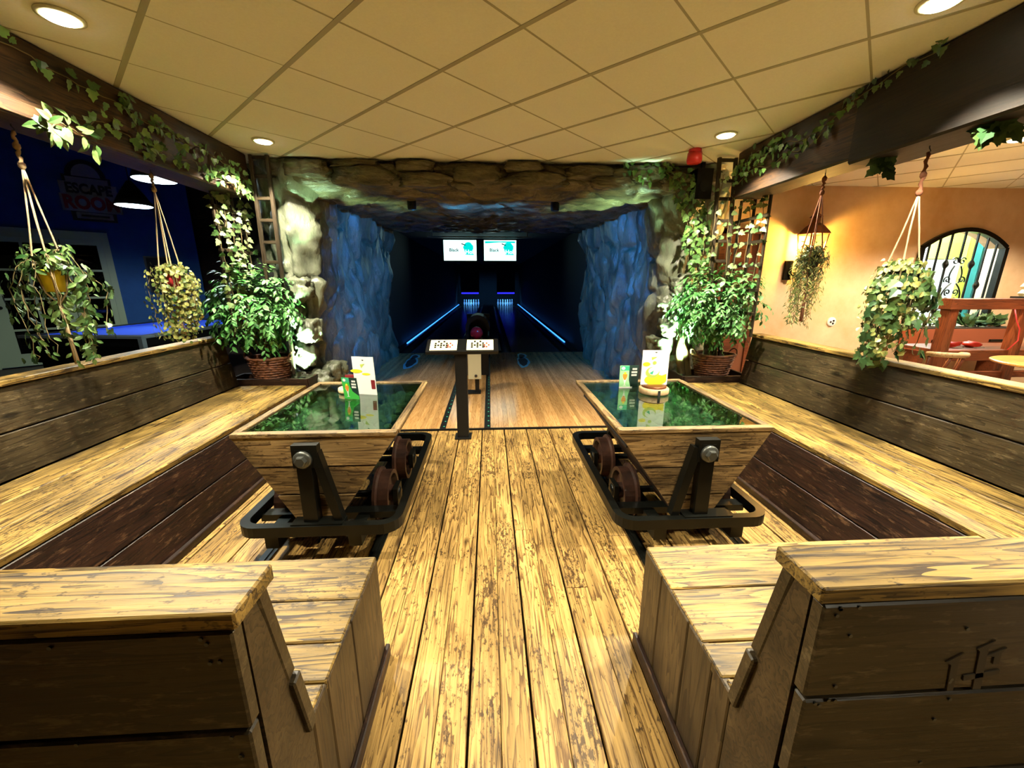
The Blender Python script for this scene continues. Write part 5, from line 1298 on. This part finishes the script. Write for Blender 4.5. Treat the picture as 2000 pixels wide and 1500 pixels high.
MB().tube([(lx - 0.13, 5.18, 1.62), (lx - 0.10, 5.1, 1.56), (lx, ly, 1.60), (lx, ly, 1.64)], 0.012, 8).build('arm', 'black_iron', t, True)
point('lantern_lamp', (lx, ly - 0.0, 1.96), 60, (1.0, 0.55, 0.10), 0.03)
t = thing('wall_socket', (4.59, 5.2, 0.98), 'round white double wall socket on the orange wall', 'socket')
MB().lathe([(0.062, 0), (0.062, -0.014), (0.05, -0.02)], (4.59, 5.22, 0.975), 20, 'y').build('plate', 'white_card', t, True)
for dx, dz in ((0.018, 0.014), (-0.02, -0.002), (0.014, -0.022)): MB().lathe([(0.014, 0), (0.014, -0.003)], (4.59 + dx, 5.2, 0.975 + dz), 10, 'y').build('hole', 'key_black', t)
# planter under the window
t = thing('window_planter', (6.2, 5.05, 0.6), 'red orange wooden planter box under the arched window', 'planter')
MB().box(5.58, 6.98, 4.92, 5.18, 0.62, 0.90).build('box', 'terracotta', t)
for xx in (5.75, 6.55): MB().box(xx, xx + 0.22, 4.90, 4.92, 0.735, 0.765).build('handle_bar', 'black_iron', t)
for xx in (5.7, 6.8): MB().box(xx - 0.03, xx + 0.03, 4.95, 5.15, 0, 0.62).build('leg', 'wood_red', t)
MB().box(5.60, 6.96, 4.94, 5.16, 0.90, 0.915).build('soil', 'soil', t)
rr = random.Random(5)
for i, xx in enumerate((5.72, 5.86, 6.02, 6.32, 6.5, 6.7)):
    p = thing('leafy_plant', (xx, 5.05, 0.91), ('low green leafy plant at the left end of the window planter', 'low green leafy plant second from the left in the window planter', 'low green leafy plant third from the left in the window planter', 'dark leafy plant fourth from the left in the window planter', 'dark leafy plant fifth from the left in the window planter', 'dark leafy plant at the right end of the window planter')[i], 'plant', 'plants in the window planter')
    items = []
    for k_ in range(26):
        a = rr.uniform(0, 6.28); d = Vector((math.cos(a), math.sin(a) * 0.6, rr.uniform(0.4, 1.4))).normalized(); q = Vector((xx, 5.05, 0.92)) + d * rr.uniform(0.02, 0.14)
        items.append((q, (d + rv(rr, 0.3)), Vector((0, -0.5, 1)) + rv(rr, 0.4), rr.uniform(0.08, 0.15) if i > 2 else rr.uniform(0.05, 0.09)))
    leaves(p, items, LM['pothos' if i < 3 else 'ivyd'], 26)
    MB().tube([(xx, 5.05, 0.905), (xx + 0.01, 5.05, 1.05)], 0.006, 6).build('stem', 'vine_stem', p)
# timber counter frame
t = thing('timber_counter_frame', (5.15, 4.0, 0), 'red brown timber counter frame with top beam in the dining room', 'counter')
plank((4.72, 4.0, 1.275), (6.6, 4.0, 1.275), (0, 0, 1), 0.11, 0.12, 'wood_red', t, 'top_beam')
for xx in (4.79, 5.60, 6.5): plank((xx, 4.0, 0.0), (xx, 4.0, 1.22), (1, 0, 0), 0.10, 0.10, 'wood_red', t, 'post')
plank((4.84, 4.0, 0.72), (6.45, 4.0, 0.72), (0, 0, 1), 0.09, 0.06, 'wood_red', t, 'mid_beam')
plank((4.84, 4.0, 0.52), (6.45, 4.0, 0.52), (0, 0, 1), 0.07, 0.05, 'wood_red', t, 'low_beam')
plank((4.78, 4.22, 0.775), (6.55, 4.22, 0.775), (0, 1, 0), 0.5, 0.03, 'wood_red', t, 'shelf_board')
t = thing('cream_ornament', (5.62, 4.0, 1.335), 'cream lidded ornament on a dark base on top of the timber counter', 'ornament')
MB().box(5.50, 5.74, 3.95, 4.06, 1.331, 1.35).build('base', 'black_matte', t)
MB().lathe([(0.06, 1.35), (0.08, 1.38), (0.055, 1.42), (0.075, 1.45), (0.05, 1.50)], (5.62, 4.0, 0), 8).build('body', 'white_paint', t)
MB().box(5.585, 5.655, 3.97, 4.03, 1.50, 1.57).build('cap', 'wood_pale', t)
for i, (xx, yy, s_) in enumerate(((5.15, 4.2, 0.10), (5.38, 4.18, 0.09))):
    t = thing('red_napkin', (xx, yy, 0.79), ('crumpled red paper on the counter shelf, left one', 'crumpled red paper on the counter shelf, right one')[i], 'paper')
    o = boulder('sheet', (xx, yy, 0.79 + 0.03), (s_, s_ * 0.8, 0.03), i + 80, 'red_paper', t, 0.3, 2, 0.5)
    MB().box(xx - 0.05, xx + 0.04, yy - 0.09, yy - 0.03, 0.79, 0.80).build('white_slip', 'white_card', t)
MB_c = MB().tube([(5.42, 3.93, 1.22), (5.44, 3.9, 1.1), (5.50, 3.9, 1.02), (5.52, 3.9, 0.9), (5.46, 3.92, 0.80)], 0.006, 6).build('red_cable', 'red_pot', None, True); tag(MB_c, 'red cable hanging down from the timber counter beam', 'cable')
# round table
t = thing('round_table', (5.35, 3.40, 0), 'round golden wooden table top at the right edge behind the bench', 'table')
MB().lathe([(0.44, 0.725), (0.46, 0.735), (0.46, 0.748), (0.45, 0.755)], (5.35, 3.40, 0), 40).build('table_top', 'wood_table', t)
MB().lathe([(0.035, 0.03), (0.035, 0.725)], (5.35, 3.40, 0), 14).build('pedestal', 'wood_red', t)
MB().lathe([(0.25, 0.0), (0.24, 0.02), (0.06, 0.04)], (5.35, 3.40, 0), 24).build('foot', 'wood_red', t)
t = thing('table_card', (5.2, 3.33, 0.756), 'small white folded card on the round table', 'card')
MB().prism([(0, 0), (0.10, 0), (0.055, 0.13), (0.05, 0.13)], lambda a, b: (5.14 + a, 3.28, 0.756 + b), lambda a, b: (5.14 + a, 3.34, 0.756 + b)).build('card_face', 'white_card', t)
MB().box(5.06, 5.16, 3.30, 3.38, 0.756, 0.762).build('slip', 'white_card', t)
# bentwood chair
t = thing('bentwood_chair', (4.36, 3.68, 0), 'bentwood chair with curved top rail behind the right bench', 'chair')
MB().tube([(4.18, 3.59, 0.83), (4.21, 3.51, 0.835), (4.28, 3.46, 0.835), (4.42, 3.46, 0.83), (4.51, 3.52, 0.825), (4.53, 3.59, 0.82)], 0.024, 8).build('top_rail', 'wood_pale', t, True)
for (a, b) in (((4.19, 3.57, 0.82), (4.23, 3.61, 0.45)), ((4.52, 3.57, 0.81), (4.48, 3.61, 0.45)), ((4.30, 3.47, 0.82), (4.26, 3.57, 0.46)), ((4.42, 3.47, 0.82), (4.45, 3.57, 0.46))):
    MB().tube([a, Vector(a).lerp(Vector(b), 0.5), b], 0.014, 8).build('back_spindle', 'wood_red', t, True)
MB().lathe([(0.19, 0.43), (0.2, 0.445), (0.19, 0.46)], (4.36, 3.74, 0), 24).build('seat', 'wood_red', t)
for (a, b) in ((4.23, 3.61), (4.49, 3.61), (4.24, 3.87), (4.48, 3.87)): MB().tube([(a, b, 0.44), (a + (a - 4.36) * 0.2, b + (b - 3.74) * 0.2, 0.0)], 0.015, 8).build('leg', 'wood_red', t, True)
